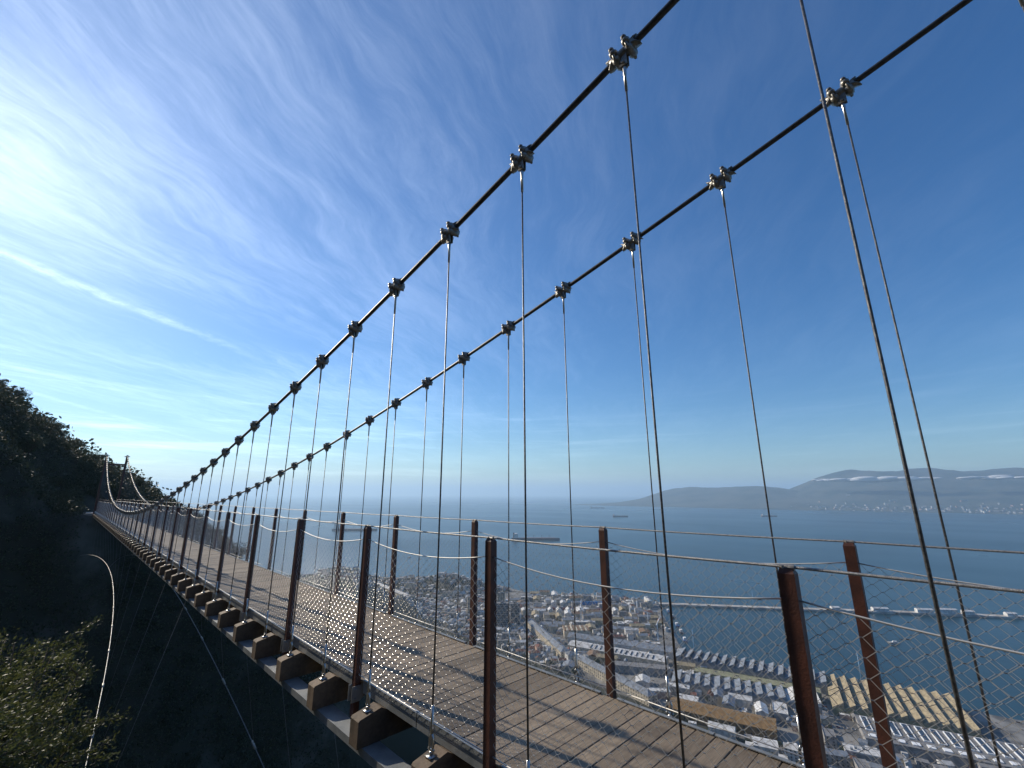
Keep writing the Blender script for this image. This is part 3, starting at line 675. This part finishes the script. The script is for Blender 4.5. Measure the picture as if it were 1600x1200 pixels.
# tower blocks
sl_m = {}
def tower(x, y, w, d, h, rz, wall, label, st):
    t_, r_ = building('tower_block', label, 'apartment block', x, y, w, d, h, rz, wall, 'flatroof', 'flat', 3, (st, 4.2, 'fl', 2.4, 1.6)); occ(x, y, max(w, d) * .7)
    bal = cached(('b', w, d), lambda: MB().box((-w/2 - 1.0, -d/2 - 1.3, 0), (w/2 + .2, -d/2 - .15, .9)).mesh('balcony', M['grey_w' if wall == 'dark_w' else 'cream']))
    for i in range(1, st): obj('balcony', bal, t_, (0, 0, i * h / st - .2))
    m_ = MB().box((-3, -2.5, h + .51), (3, 2.5, h + 4)); obj('lift_house', m_.mesh('lift_house', M[wall]), r_)
tower(700, 742, 26, 16, 48, R(-40), 'dark_w', 'tall dark shade-toned apartment tower left of the angled barracks', 14)
tower(742, 745, 20, 15, 40, R(-40), 'dark_w', 'dark shade-toned apartment block beside the taller dark tower', 12)
tower(772, 820, 16, 14, 46, R(-50), 'cream', 'slim cream apartment tower rising behind the dark blocks', 14)
tower(716, 860, 24, 14, 40, R(-35), 'cream', 'broad cream apartment block standing at the foot of the wooded hill', 12)
# long cream terrace on the left
L_, c_, a_r = seg_building((690, 1262), (664, 1010), 14); building('long_terrace', 'long pale yellow terrace at the left end of town', 'building', c_[0], c_[1], round(L_, 1), 16, 13, a_r, 'cream', 'pale_roof', 'gable', 3, (3, 8.0, 'fb', 2, 2), z=TOWN + 6, base=16)
for q in np.linspace(0, 1, 9): occ(690 - 26 * q, 1262 - 252 * q, 18)

# saw-tooth sheds
def sawtooth(label, corner, adir, blen, n, pitch, wallh, th, face, glz, wall, rows=1, only=None, wide=1.0):
    """teeth follow one another along adir, each ridge runs blen to the left of it"""
    a = math.atan2(adir[1], adir[0]); t_ = thing('sawtooth_shed', label, 'shed', (corner[0], corner[1], TOWN), a)
    L_ = n * pitch; obj('wall', MB().box((0, 0, -3), (L_, blen, wallh)).mesh('wall', M[wall]), t_)
    rl = blen / rows
    tm = MB(); tm.add([(0, 0, 0), (pitch * wide, 0, 0), (pitch * wide, rl - .8, 0), (0, rl - .8, 0), (pitch * wide - .3, 0, th), (pitch * wide - .3, rl - .8, th)],
                      [(0, 1, 4), (3, 5, 2), (0, 4, 5, 3), (1, 2, 5, 4), (0, 3, 2, 1)]); TM = {f: tm.mesh('roof_tooth', M[f]) for f in set(face)}
    gm = MB().box((pitch * wide - .08, .6, .4), (pitch * wide + .08, rl - 1.4, th - .3)).mesh('glazing', M[glz])
    for r_ in range(rows):
        for i in range(n):
            o = obj('roof_tooth', TM[face[i % len(face)]], t_, (i * pitch, r_ * rl + .4, wallh + .004 + (r_ % 2) * .6)); obj('glazing', gm, o)
    x0, y0 = corner; ca, sa = math.cos(a), math.sin(a)
    for q in np.linspace(0, 1, 9): occ(x0 + L_ * q * ca - blen / 2 * sa, y0 + L_ * q * sa + blen / 2 * ca, blen * .5 + 3)
    return t_
sawtooth('tan saw-tooth shed with eleven ridges in two rows on the waterfront', (748, 170), (.26, -.966), 108, 11, 12.6, 9, 6.6, ['tan'], 'glass', 'olive', 2)
sawtooth('blue-grey saw-tooth shed behind the ochre roof, white teeth at its right end', (672, 352), (.347, -.938), 44, 14, 13.2, 9, 5.0, ['greyroof'] * 11 + ['white'] * 3, 'glass', 'grey_w', 1)
sawtooth('blue-grey saw-tooth shed along the quay, farther of the two', (762, 392), (.235, -.972), 46, 16, 13.2, 11, 6.0, ['greyroof'], 'glass', 'grey_w', 1)
L_, c_, a_r = seg_building((738, 345), (785, 190), 30); building('machine_hall', 'olive flat-roofed hall between the two blue-grey saw-tooth sheds', 'hall', c_[0], c_[1], round(L_, 1), 22, 11, a_r, 'olive', 'olive'); occ(c_[0], c_[1], 20)
# grey hall with white-framed skylights
ga = Vector((.30, -.954, 0)); gr = math.atan2(ga.y, ga.x); t_ = thing('skylight_hall', 'low grey hall with a row of white-framed roof lights at the lower right', 'hall', (684, 128, TOWN), gr)
obj('wall', MB().box((0, 0, -3), (170, 60, 9)).mesh('wall', M['grey_w']), t_); rf = obj('roof', MB().box((-.4, -.4, 9.003), (170.4, 60.4, 9.8)).mesh('roof', M['flatroof']), t_)
fm = MB(); fm.box((0, 0, 0), (.9, 36, 1.3)); fm.box((6.1, 0, 0), (7.0, 36, 1.3)); fm.box((.91, 0, 0), (6.09, .9, 1.3)); fm.box((.91, 35.1, 0), (6.09, 36, 1.3)); FR = fm.mesh('roof_light', M['frame'])
PN = MB().box((.91, .91, .2), (6.09, 35.09, .8)).mesh('pane', M['glass']); SQ = MB().box((0, 0, 0), (7, 7, .9)).mesh('roof_hatch', M['frame'])
for i in range(13):
    o = obj('roof_light', FR, rf, (4 + i * 12.8, 20, 9.803)); obj('pane', PN, o)
    obj('roof_hatch', SQ, rf, (4 + i * 12.8, 5, 9.803))
for q in np.linspace(0, 1, 9): occ(684 + 51 * q + 28, 128 - 162 * q + 9, 34)
# ochre hall and its little red-roofed tower
L_, c_, a_r = seg_building((607, 320), (640, 206), 36); building('ochre_hall', 'long hall with ochre yellow walls and roof beside the rail yard', 'hall', c_[0], c_[1], round(L_, 1), 34, 11, a_r, 'ochre', 'ochre', 'gable', 4, (2, 7, 'fl', 1.6, 2.4))
for q in np.linspace(0, 1, 7): occ(607 + 33 * q, 320 - 114 * q, 22)
building('clock_turret', 'small pale turret with red pointed roof behind the ochre hall', 'turret', 652, 286, 7, 7, 17, R(20), 'cream', 'redroof', 'hip', 6, (4, 3.5, 'fl', 1.2, 1.6)); occ(652, 286, 8)
building('pink_store', 'pale pink flat-roofed store left of the ochre hall', 'store', 636, 352, 30, 12, 8, R(-50), 'pink', 'pale_roof'); occ(636, 352, 18)
# breakwater
bwp = [(1120, 634), (1291, 400), (1468, 171), (1622, -46), (1800, -300)]
mb = MB()
for a, b in zip(bwp[:-1], bwp[1:]):
    d = Vector((b[0] - a[0], b[1] - a[1], 0)).normalized(); n_ = Vector((-d.y, d.x, 0)) * 9; A = Vector((a[0], a[1], SEA - 8)); B = Vector((b[0], b[1], SEA - 8))
    mb.prism([A - n_, B - n_, B + n_, A + n_], (0, 0, 12.2))
o = obj('breakwater', mb.mesh('breakwater', M['quay'])); o['label'] = 'long low stone breakwater closing the harbour'; o['category'] = 'breakwater'
def along(q):
    segs = [math.hypot(b[0] - a[0], b[1] - a[1]) for a, b in zip(bwp[:-1], bwp[1:])]; s = q
    for (a, b), L_ in zip(zip(bwp[:-1], bwp[1:]), segs):
        if s <= L_: return a[0] + (b[0] - a[0]) * s / L_, a[1] + (b[1] - a[1]) * s / L_, math.atan2(b[1] - a[1], b[0] - a[0])
        s -= L_
for q, L_, hh, lab in ((445, 18, 5, 'small pale shed nearest the middle of the breakwater'), (545, 34, 6, 'low white shed on the breakwater left of the twin gables'), (640, 34, 7, 'white shed on the breakwater behind the far right post'),
                       (686, 40, 9, 'tall white gabled shed on the breakwater'), (730, 22, 7, 'greyish shed beside the tall white one on the breakwater'), (815, 20, 6, 'small white shed alone on the breakwater'),
                       (880, 40, 7, 'long white shed on the breakwater left of the biggest one'), (950, 56, 9, 'biggest white shed at the right of the breakwater'), (1010, 40, 8, 'white shed at the right picture edge on the breakwater')):
    x, y, a = along(q); building('pier_shed', lab, 'shed', x, y, L_, 11, hh, a, 'white', 'white', 'gable', 2.5, z=SEA + 4.2, base=.5)
# lighting masts
for i, (x, y, h, lab) in enumerate(((826, 384, 40, 'tall thin blue mast at the tip of the quay'), (893, 160, 42, 'tall thin blue mast on the waterfront by the tan shed'), (1272, 426, 34, 'thin blue mast standing on the breakwater'))):
    z_ = TOWN if i < 2 else SEA + 4.2; t_ = thing('light_mast', lab, 'mast', (x, y, z_)); m_ = MB(); m_.tube([(0, 0, 0), (0, 0, h)], [.75, .45], 8); obj('pole', m_.mesh('pole', M['mastblue'], True), t_)
    m_ = MB(); m_.box((-2.5, -.4, h), (2.5, .4, h + 1.2)); obj('lamp_rack', m_.mesh('lamp_rack', M['mastblue']), t_)

# roads
def ribbon(name, pts, wd, m, z):
    mb = MB(); vs = []
    for i, p_ in enumerate(pts):
        a = Vector(pts[max(i-1, 0)]); b = Vector(pts[min(i+1, len(pts)-1)]); d = (b - a).normalized(); n_ = Vector((-d.y, d.x)) * wd / 2
        vs += [(p_[0] + n_.x, p_[1] + n_.y, z), (p_[0] - n_.x, p_[1] - n_.y, z)]
    mb.add(vs, [(2*i, 2*i + 1, 2*i + 3, 2*i + 2) for i in range(len(pts) - 1)]); obj(name, mb.mesh(name, m), kind='structure')
ribbon('road', [(700, 1000), (690, 820), (655, 690), (640, 600), (622, 500), (585, 360), (580, 200), (600, 60), (640, -120)], 12, M['asphalt'], TOWN + .02)
ribbon('dock_road', [(806, 600), (822, 420), (735, 372), (724, 360), (650, 366)], 14, M['asphalt'], TOWN + .03)
ribbon('pale_lane', [(830, 210), (748, 186), (684, 170), (610, 150)], 9, M['quay'], TOWN + .04)
ribbon('parking_lot', [(790, 200), (700, 176)], 26, M['asphalt'], TOWN + .06)
# cars
def car_parts(w_, l_, h_, van):
    b_ = MB(); b_.prism([(-l_/2, -w_/2, .3), (l_/2, -w_/2, .3), (l_/2, -w_/2, .75), (l_/2 - .15, -w_/2, .9), (-l_/2, -w_/2, .95)], (0, w_, 0))
    c_ = MB(); top = h_; c_.prism([(-l_/2 + .05, -w_/2 + .08, .952), (l_/2 - (.7 if van else 1.3), -w_/2 + .08, .952), (l_/2 - (1.1 if van else 1.9), -w_/2 + .08, top), (-l_/2 + (.05 if van else .5), -w_/2 + .08, top)], (0, w_ - .16, 0))
    wh = MB()
    for sx in (-1, 1):
        for sy in (-1, 1): wh.tube([(sx * l_ * .31, sy * w_ / 2 - .1, .32), (sx * l_ * .31, sy * w_ / 2 + .08, .32)], .32, 8)
    return b_, c_, wh
cars = {}
for van in (0, 1):
    b_, c_, wh = car_parts(1.9 if van else 1.8, 5.4 if van else 4.3, 2.2 if van else 1.45, van)
    for k in ('carwhite', 'carsilver', 'carred', 'carblue', 'cardark'): cars[van, k] = (b_.mesh('body', M[k]), c_.mesh('cabin', M[k] if van else M['glass']), wh.mesh('wheels', M['tyre']))
def car(x, y, rz, van, k, where, grp):
    nm = {'carwhite': 'white', 'carsilver': 'silver', 'carred': 'red', 'carblue': 'blue', 'cardark': 'black'}[k]
    o = thing('parked_van' if van else 'parked_car', f'{nm} {"van" if van else "car"} parked {where}', 'van' if van else 'car', (x, y, TOWN + .08), rz, grp + ' ' + nm + (' vans' if van else ' cars'))
    for n_, me in zip(('body', 'cabin', 'wheels'), cars[van, k]): obj(n_, me, o)
keys = ['carwhite', 'carwhite', 'carwhite', 'carsilver', 'carsilver', 'carred', 'carblue', 'cardark']
for i in range(14):
    for j in range(4):
        if random.random() < .85:
            q = (i + .5) / 14; car(788 - 86 * q - (j - 1.5) * 1.6, 199 - 23 * q + (j - 1.5) * 6.0, R(105), 1 if random.random() < .4 else 0, random.choice(keys), 'in the lot left of the tan shed', 'car park')
for i in range(26):
    q = i / 26; x = 650 + 90 * q; y = 330 - 190 * q; car(x - 16, y - 2, R(-70), 0, random.choice(keys), 'in the street before the blue-grey shed', 'street')

# ordinary houses filling the quarters between the landmarks
HW = [('white', 'redroof', 'hip'), ('cream', 'flatroof', 'flat'), ('grey_w', 'flatroof', 'flat'), ('white', 'greyroof', 'hip'), ('cream', 'pale_roof', 'gable'), ('white', 'flatroof', 'flat'), ('cream', 'flatroof', 'flat'), ('pink', 'redroof', 'hip'), ('grey_w', 'flatroof', 'flat'), ('white', 'pale_roof', 'gable'), ('cream', 'greyroof', 'gable'), ('grey_w', 'greyroof', 'gable')]
NAMES = dict(white='white', cream='cream', pink='pink', grey_w='grey'); RN = dict(redroof='red tiled roof', flatroof='flat grey roof', pale_roof='pale roof', greyroof='blue-grey roof')
SZ = [(12, 9, 7), (16, 10, 9), (20, 11, 12), (11, 10, 6), (26, 12, 13)]
rh_ = random.Random(19)
def fill(n, x0, x1, y0, y1, where, grp, ang, big=1.0, win=True):
    made = tries = 0
    while made < n and tries < n * 40:
        tries += 1; x, y = rh_.uniform(x0, x1), rh_.uniform(y0, y1); s = rh_.choice(SZ); rad = math.hypot(s[0], s[1]) / 2 * .92
        cxx = np.interp(y, [q[0] for q in cy_], [q[1] for q in cy_])
        if x > cxx - 14 or any((x - a) ** 2 + (y - b) ** 2 < (c + rad) ** 2 for a, b, c in OCC): continue
        occ(x, y, rad); made += 1; wl, rf_, rk = rh_.choice(HW); zt = max(TOWN, H(x, y))
        building('house', f'{NAMES[wl]} house with {RN[rf_]} {where}', 'house', x, y, s[0], s[1], s[2], R(ang + rh_.choice((0, 90)) + rh_.uniform(-9, 9)), wl, rf_, rk, 2.6, (max(2, s[2] // 3), 4.0, 'fl', 1.2, 1.5) if win else None, f'{NAMES[wl]} {RN[rf_]} houses, {grp}', z=zt, base=8)
fill(84, 620, 830, 790, 1010, 'in the crowded quarter below the wooded hill', 'quarter below the hill', -45)
fill(34, 610, 700, 520, 780, 'on the slope left of the angled barracks', 'slope by the barracks', -40)
fill(44, 640, 960, 1000, 1330, 'scattered over the wooded hill by the sea', 'wooded hill', -50, win=False)
fill(18, 600, 760, 1330, 1600, 'on the farthest headland of the town', 'far headland', -55, win=False)
fill(54, 740, 1010, 480, 900, 'among the dockyard sheds', 'dockyard', -45, win=False)
fill(28, 1000, 1130, 590, 800, 'at the outer end of the dockyard', 'outer dockyard', -45, win=False)
fill(30, 590, 720, -20, 190, 'in the streets at the lower right', 'lower right streets', -72)
SZ = [(34, 16, 9), (44, 18, 8), (28, 14, 10), (24, 20, 7)]; HW2 = [('pale_roof', 'pale_roof', 'gable'), ('cream', 'greyroof', 'gable'), ('grey_w', 'pale_roof', 'flat'), ('white', 'white', 'gable'), ('cream', 'brownroof', 'gable'), ('tan', 'tan', 'gable')]
WN = dict(pale_roof='pale', cream='cream', grey_w='grey', white='white', tan='tan'); RN2 = dict(pale_roof='pale roof', greyroof='blue-grey roof', white='white roof', brownroof='brown roof', tan='tan roof')
def fill_sheds(n, x0, x1, y0, y1, where, ang):
    made = tries = 0
    while made < n and tries < n * 60:
        tries += 1; x, y = rh_.uniform(x0, x1), rh_.uniform(y0, y1); q_ = rh_.choice(SZ); rad = math.hypot(q_[0], q_[1]) / 2 * .8; cxx = np.interp(y, [q[0] for q in cy_], [q[1] for q in cy_])
        if x > cxx - 22 or any((x - a) ** 2 + (y - b) ** 2 < (c * .9 + rad) ** 2 for a, b, c in OCC): continue
        occ(x, y, rad); made += 1; wl, rf_, rk = rh_.choice(HW2)
        t_, r_ = building('warehouse', f'{WN[wl]} warehouse with {RN2[rf_]} {where}', 'warehouse', x, y, q_[0], q_[1], q_[2], R(ang + rh_.choice((0, 0, 90)) + rh_.uniform(-4, 4)), wl, rf_, rk, 3.2, None, f'{WN[wl]} {RN2[rf_]} warehouses {where}')
        if rk == 'flat':
            for _ in range(3): obj('roof_vent', cached('vent', lambda: MB().box((-1.2, -1.2, 0), (1.2, 1.2, 1.8)).mesh('roof_vent', M['steel'])), r_, (rh_.uniform(-.35, .35) * q_[0], rh_.uniform(-.3, .3) * q_[1], q_[2] + .5))
fill_sheds(40, 760, 1000, 500, 900, 'in the dockyard', -47); fill_sheds(16, 990, 1130, 590, 800, 'at the outer quay', -47); fill_sheds(18, 590, 760, -30, 340, 'at the lower right', -72); fill_sheds(14, 620, 760, 330, 520, 'near the barracks', -62)
tk = MB(); tk.tube([(0, 0, -.5), (0, 0, 9)], 8, 20); TKB = tk.mesh('shell', M['pale_roof'], False); tk = MB(); tk.tube([(0, 0, 9.01), (0, 0, 10.6)], [8.1, .4], 20); TKR = tk.mesh('roof', M['white'])
for i, (x, y) in enumerate(((930, 690), (1050, 640), (1072, 660), (905, 560))):
    t_ = thing('storage_tank', ('round pale storage tank amid the dockyard sheds', 'round tank at the outer quay, nearer of a pair', 'round tank at the outer quay, farther of a pair', 'round pale tank near the harbour edge of the dockyard')[i], 'tank', (x, y, TOWN)); obj('shell', TKB, t_); obj('roof', TKR, t_)
for i, (x, y, h, a) in enumerate(((842, 640, 34, .6), (915, 520, 30, 2.2), (1010, 600, 32, -.7), (960, 590, 26, 1.4), (860, 470, 28, .2))):
    t_ = thing('dock_crane', 'pale dock crane ' + ('behind the striped warehouse', 'left of the quay tip', 'farthest out on the quay', 'between sheds near the basin', 'nearest the saw-tooth sheds')[i], 'crane', (x, y, TOWN), a)
    m_ = MB(); m_.box((-2, -2, 0), (2, 2, 1)); m_.box((-1, -1, 1.01), (1, 1, h)); obj('tower', m_.mesh('tower', M['frame']), t_)
    m_ = MB(); m_.tube([(-6, 0, h - 1), (0, 0, h + 1), (24, 0, h + 9)], [.9, .9, .5], 5); obj('jib', m_.mesh('jib', M['frame']), t_); m_ = MB(); m_.box((-8, -1.4, h - 3), (-5, 1.4, h)); obj('counterweight', m_.mesh('counterweight', M['steel']), t_)
for i, (x, y, a) in enumerate(((900, 452, .62), (945, 480, .61), (985, 508, .6), (1040, 545, .6), (1080, 575, .6))):
    t_ = thing('moored_tug', ('first', 'second', 'third', 'fourth', 'outermost')[i] + ' moored work boat along the dock edge, counted from the quay tip', 'boat', (x + 9, y - 12, SEA), a)
    m_ = MB(); m_.prism([(-12, -3.4, -.5), (8, -3.4, -.5), (14, 0, -.5), (8, 3.4, -.5), (-12, 3.4, -.5)], (0, 0, 3.2)); obj('hull', m_.mesh('hull', M['hull' if i % 2 else 'carblue']), t_); m_ = MB(); m_.box((-6, -2.4, 2.71), (3, 2.4, 6)); obj('wheelhouse', m_.mesh('wheelhouse', M['white']), t_)
hm = MB(); HM = ['white', 'cream', 'grey_w', 'pink', 'pale_roof', 'redroof', 'flatroof', 'greyroof']
def mass(n, x0, x1, y0, y1, ang, hmax=11, red=.25):
    made = tries = 0
    while made < n and tries < n * 25:
        tries += 1; x, y = rh_.uniform(x0, x1), rh_.uniform(y0, y1); ww, dd, hh = rh_.uniform(6, 13), rh_.uniform(5, 9), rh_.uniform(3.5, hmax); rad = math.hypot(ww, dd) / 2 * .8
        cxx = np.interp(y, [q[0] for q in cy_], [q[1] for q in cy_])
        if x > cxx - 10 or any((x - a) ** 2 + (y - b) ** 2 < (c * .82 + rad) ** 2 for a, b, c in OCC): continue
        occ(x, y, rad); made += 1; z = max(TOWN, H(x, y)); a = R(ang + rh_.choice((0, 90)) + rh_.uniform(-10, 10)); ca, sa = math.cos(a), math.sin(a)
        def tr(u, v, h_): return (x + u * ca - v * sa, y + u * sa + v * ca, z + h_)
        wv = rh_.choice((0, 0, 0, 1, 1, 2, 4, 3)); c8 = [tr(u, v, h_) for h_ in (-4, hh) for u, v in ((-ww/2, -dd/2), (ww/2, -dd/2), (ww/2, dd/2), (-ww/2, dd/2))]
        hm.add(c8, [(0, 1, 5, 4), (1, 2, 6, 5), (2, 3, 7, 6), (3, 0, 4, 7)], wv)
        if rh_.random() < .5:
            e = .4; g = [tr(-ww/2 - e, -dd/2 - e, hh), tr(ww/2 + e, -dd/2 - e, hh), tr(ww/2 + e, dd/2 + e, hh), tr(-ww/2 - e, dd/2 + e, hh), tr(-ww/2 - e, 0, hh + 2.2), tr(ww/2 + e, 0, hh + 2.2)]
            hm.add(g, [(0, 1, 5, 4), (2, 3, 4, 5)], 5 if rh_.random() < red else rh_.choice((4, 6, 7))); hm.add(g, [(3, 0, 4), (1, 2, 5)], wv)
        else: hm.add(c8, [(4, 5, 6, 7)], rh_.choice((4, 6, 0)))
mass(300, 615, 850, 780, 1030, -45, 12); mass(150, 605, 720, 500, 790, -42, 9); mass(190, 640, 970, 990, 1330, -50, 8); mass(100, 740, 1130, 480, 900, -46, 7, .1)
mass(80, 580, 760, -30, 340, -70, 8); mass(60, 690, 830, 340, 480, -60, 6, .05); mass(60, 600, 770, 1330, 1620, -55, 7)
obj('house_rows', hm.mesh('house_rows', [M[q] for q in HM]), kind='stuff', label='mass of small pale houses filling the town between the larger buildings')
# town trees
TT = [tree_mesh(9, 4.0, 420, .55, 11, 8), tree_mesh(7, 3.4, 360, .5, 12, 7)]
def fill_trees(n, x0, x1, y0, y1, where, grp, gap=2.0):
    made = tries = 0
    while made < n and tries < n * 30:
        tries += 1; x, y = rh_.uniform(x0, x1), rh_.uniform(y0, y1); cxx = np.interp(y, [q[0] for q in cy_], [q[1] for q in cy_])
        if x > cxx - 8 or any((x - a) ** 2 + (y - b) ** 2 < (c * .8 + gap) ** 2 for a, b, c in OCC): continue
        made += 1; t_ = thing('town_tree', f'dark green tree {where}', 'tree', (x, y, max(TOWN, H(x, y)) - .2), rh_.uniform(0, 6.28), grp); s = rh_.uniform(.7, 1.3); t_.scale = (s, s, s)
        tm, cm = rh_.choice(TT); obj('trunk', tm, t_); obj('crown', cm, t_)
fill_trees(110, 640, 960, 990, 1330, 'on the wooded hill by the sea', 'trees on the wooded hill')
fill_trees(60, 600, 800, 1320, 1640, 'on the farthest headland of the town', 'trees on the headland')
fill_trees(60, 600, 700, 480, 800, 'in the gardens left of the barracks', 'trees by the barracks')
fill_trees(46, 620, 830, 780, 1010, 'between houses of the crowded quarter', 'trees in the crowded quarter')
fill_trees(22, 585, 700, 0, 330, 'in the streets at the lower right', 'trees in the lower right streets')

# ------------------------------------------------------------------ ships on the bay
def ship(label, a, b, beam, free, boxes=True):
    L_ = math.hypot(b[0] - a[0], b[1] - a[1]); t_ = thing('cargo_ship', label, 'ship', ((a[0] + b[0]) / 2, (a[1] + b[1]) / 2, SEA), math.atan2(b[1] - a[1], b[0] - a[0]))
    h = MB(); pl = []
    for q in np.linspace(-1, 1, 13):
        wv = beam / 2 * (1 - max(0, (q - .7) / .3) ** 2) * (1 - .25 * max(0, (-q - .8) / .2)); pl.append((q * L_ / 2, wv))
    ring = [(x, -wv) for x, wv in pl] + [(x, wv) for x, wv in pl[::-1][1:]]
    h.prism([(x, yv, -3) for x, yv in ring], (0, 0, free + 3)); hu = obj('hull', h.mesh('hull', M['hull']), t_)
    dk = MB(); dk.box((-L_ * .30, -beam * .4, free + .003), (L_ * .40, beam * .4, free + .6)); obj('deck', dk.mesh('deck', M['shipdeck']), hu)
    s = MB(); s.box((-L_ * .45, -beam * .45, free + .004), (-L_ * .37, beam * .45, free + L_ * .07)); s.box((-L_ * .44, -beam * .55, free + L_ * .07 + .01), (-L_ * .385, beam * .55, free + L_ * .085)); obj('superstructure', s.mesh('superstructure', M['white']), t_)
    f = MB(); f.tube([(-L_ * .455, 0, free), (-L_ * .455, 0, free + L_ * .10)], beam * .11, 10); obj('funnel', f.mesh('funnel', M['hull']), t_)
    for k in range(4):
        m_ = MB(); x = -L_ * .2 + k * L_ * .16; m_.tube([(x, 0, free), (x, 0, free + L_ * .055)], .9, 6); m_.tube([(x, 0, free + L_ * .045), (x + L_ * .05, 0, free + L_ * .03)], .6, 6); obj('deck_crane', m_.mesh('deck_crane', M['shipdeck']), t_)
ship('large dark tanker at anchor, nearest ship right of centre', (1995, 2030), (2200, 1815), 42, 14)
ship('hazy cargo ship at left behind the railing posts', (1495, 3502), (1738, 3250), 40, 15)
ship('distant freighter below the headland, the closer of two', (4784, 3098), (4911, 2962), 30, 16)
ship('farthest small freighter below the headland', (7302, 5228), (7483, 5024), 34, 14)
ship('distant freighter at right beside the far hanger', (6168, 1847), (6301, 1705), 30, 14)
for x, y, a, lab in ((1136, 1815, 2.2, 'small white motor boat with a wake off the headland'), (1180, 150, 1.9, 'small brownish launch in the harbour near the right post'), (4200, 4700, 2.4, 'tiny white boat far out on the bay')):
    t_ = thing('motor_boat', lab, 'boat', (x, y, SEA), a); m_ = MB(); m_.prism([(-9, -2.6, -.5), (5, -2.6, -.5), (10, 0, -.5), (5, 2.6, -.5), (-9, 2.6, -.5)], (0, 0, 2.4)); obj('hull', m_.mesh('hull', M['white']), t_)
    m_ = MB(); m_.prism([(-6, -1.9, 1.91), (2, -1.9, 1.91), (.5, -1.9, 4.2), (-6, -1.9, 4.2)], (0, 3.8, 0)); obj('cabin', m_.mesh('cabin', M['white']), t_)

# far shore town: pale blocks along the opposite coast
FB = [MB().box((-w_/2, -d_/2, -6), (w_/2, d_/2, h_)).mesh('block', M[k]) for w_, d_, h_, k in ((44, 22, 15, 'grey_w'), (22, 18, 26, 'pale_roof'), (60, 30, 11, 'grey_w'), (30, 20, 16, 'pink'), (80, 40, 9, 'flatroof'))]
FT = [MB().box((-w_/2 + 2, -d_/2 + 2, h_ + .01), (w_/2 - 2, d_/2 - 2, h_ + 3)).mesh('roof', M['flatroof']) for w_, d_, h_ in ((44, 22, 15), (22, 18, 26), (60, 30, 11), (30, 20, 16), (80, 40, 9))]
def far_h(x, y): return 0
rf2 = random.Random(4)
for i in range(295):
    y = rf2.gauss(0, 1) * 520 + rf2.choice((1500, 700, 300, -300, -800, -1500, -2200)); x = 9340 + abs(rf2.gauss(0, 1)) * 420 + rf2.uniform(0, 120)
    k = rf2.randrange(5); t_ = thing('shore_building', 'pale block of the hazy city on the opposite shore', 'building', (x, y, far_top(x, y) - 1), rf2.uniform(0, 3.1), 'city across the bay'); obj('block', FB[k], t_); obj('roof', FT[k], t_)

# low cloud bank lying along the mountain
cl_rng = random.Random(8)
def cloud_bank(label, y0, y1, xx, zc, n, r):
    m_ = MB()
    for i in range(n):
        y = cl_rng.uniform(y0, y1); e = min(y - y0, y1 - y) / (y1 - y0) * 2; rr = r * (.35 + .65 * e) * cl_rng.uniform(.6, 1.1); c_ = Vector((xx + cl_rng.uniform(-150, 150), y, zc + cl_rng.uniform(-.25, .35) * rr))
        vs, fs = [], []; nu, nv = 9, 6
        for a in range(nv + 1):
            for b in range(nu):
                th = math.pi * a / nv; ph = 2 * math.pi * b / nu; k = 1 + .18 * math.sin(3 * ph + i) * math.sin(2 * th + i)
                vs.append((c_.x + rr * 1.3 * k * math.sin(th) * math.cos(ph), c_.y + rr * 2.6 * k * math.sin(th) * math.sin(ph), c_.z + rr * .42 * k * math.cos(th)))
        for a in range(nv):
            for b in range(nu): fs.append((a*nu + b, a*nu + (b+1) % nu, (a+1)*nu + (b+1) % nu, (a+1)*nu + b))
        m_.add(vs, fs)
    o = obj('cloud_bank', m_.mesh('cloud_bank', M['cloud'], True)); o['label'] = label; o['category'] = 'cloud'
cloud_bank('long white cloud bank lying along the far mountain slope', 300, 2250, 11000, 262, 44, 95)
cloud_bank('short white cloud strip right of the long bank on the far mountain', -760, 60, 11000, 255, 18, 80)

# ------------------------------------------------------------------ haze over the bay
hz = bpy.data.materials.new('haze'); hz.use_nodes = True; t = NT(hz.node_tree)
for n_ in list(t.n):
    if n_.type == 'BSDF_PRINCIPLED': t.n.remove(n_)
pv = t.node('ShaderNodeVolumePrincipled'); pv.inputs['Color'].default_value = (0.58, 0.80, 1.0, 1); pv.inputs['Density'].default_value = 6.5e-5; pv.inputs['Anisotropy'].default_value = 0.25
t.l.new(pv.outputs[0], t.n['Material Output'].inputs['Volume'])
o = obj('haze', MB().box((-62000, -62000, SEA - 12), (62000, 62000, 760)).mesh('haze', hz), kind='stuff')
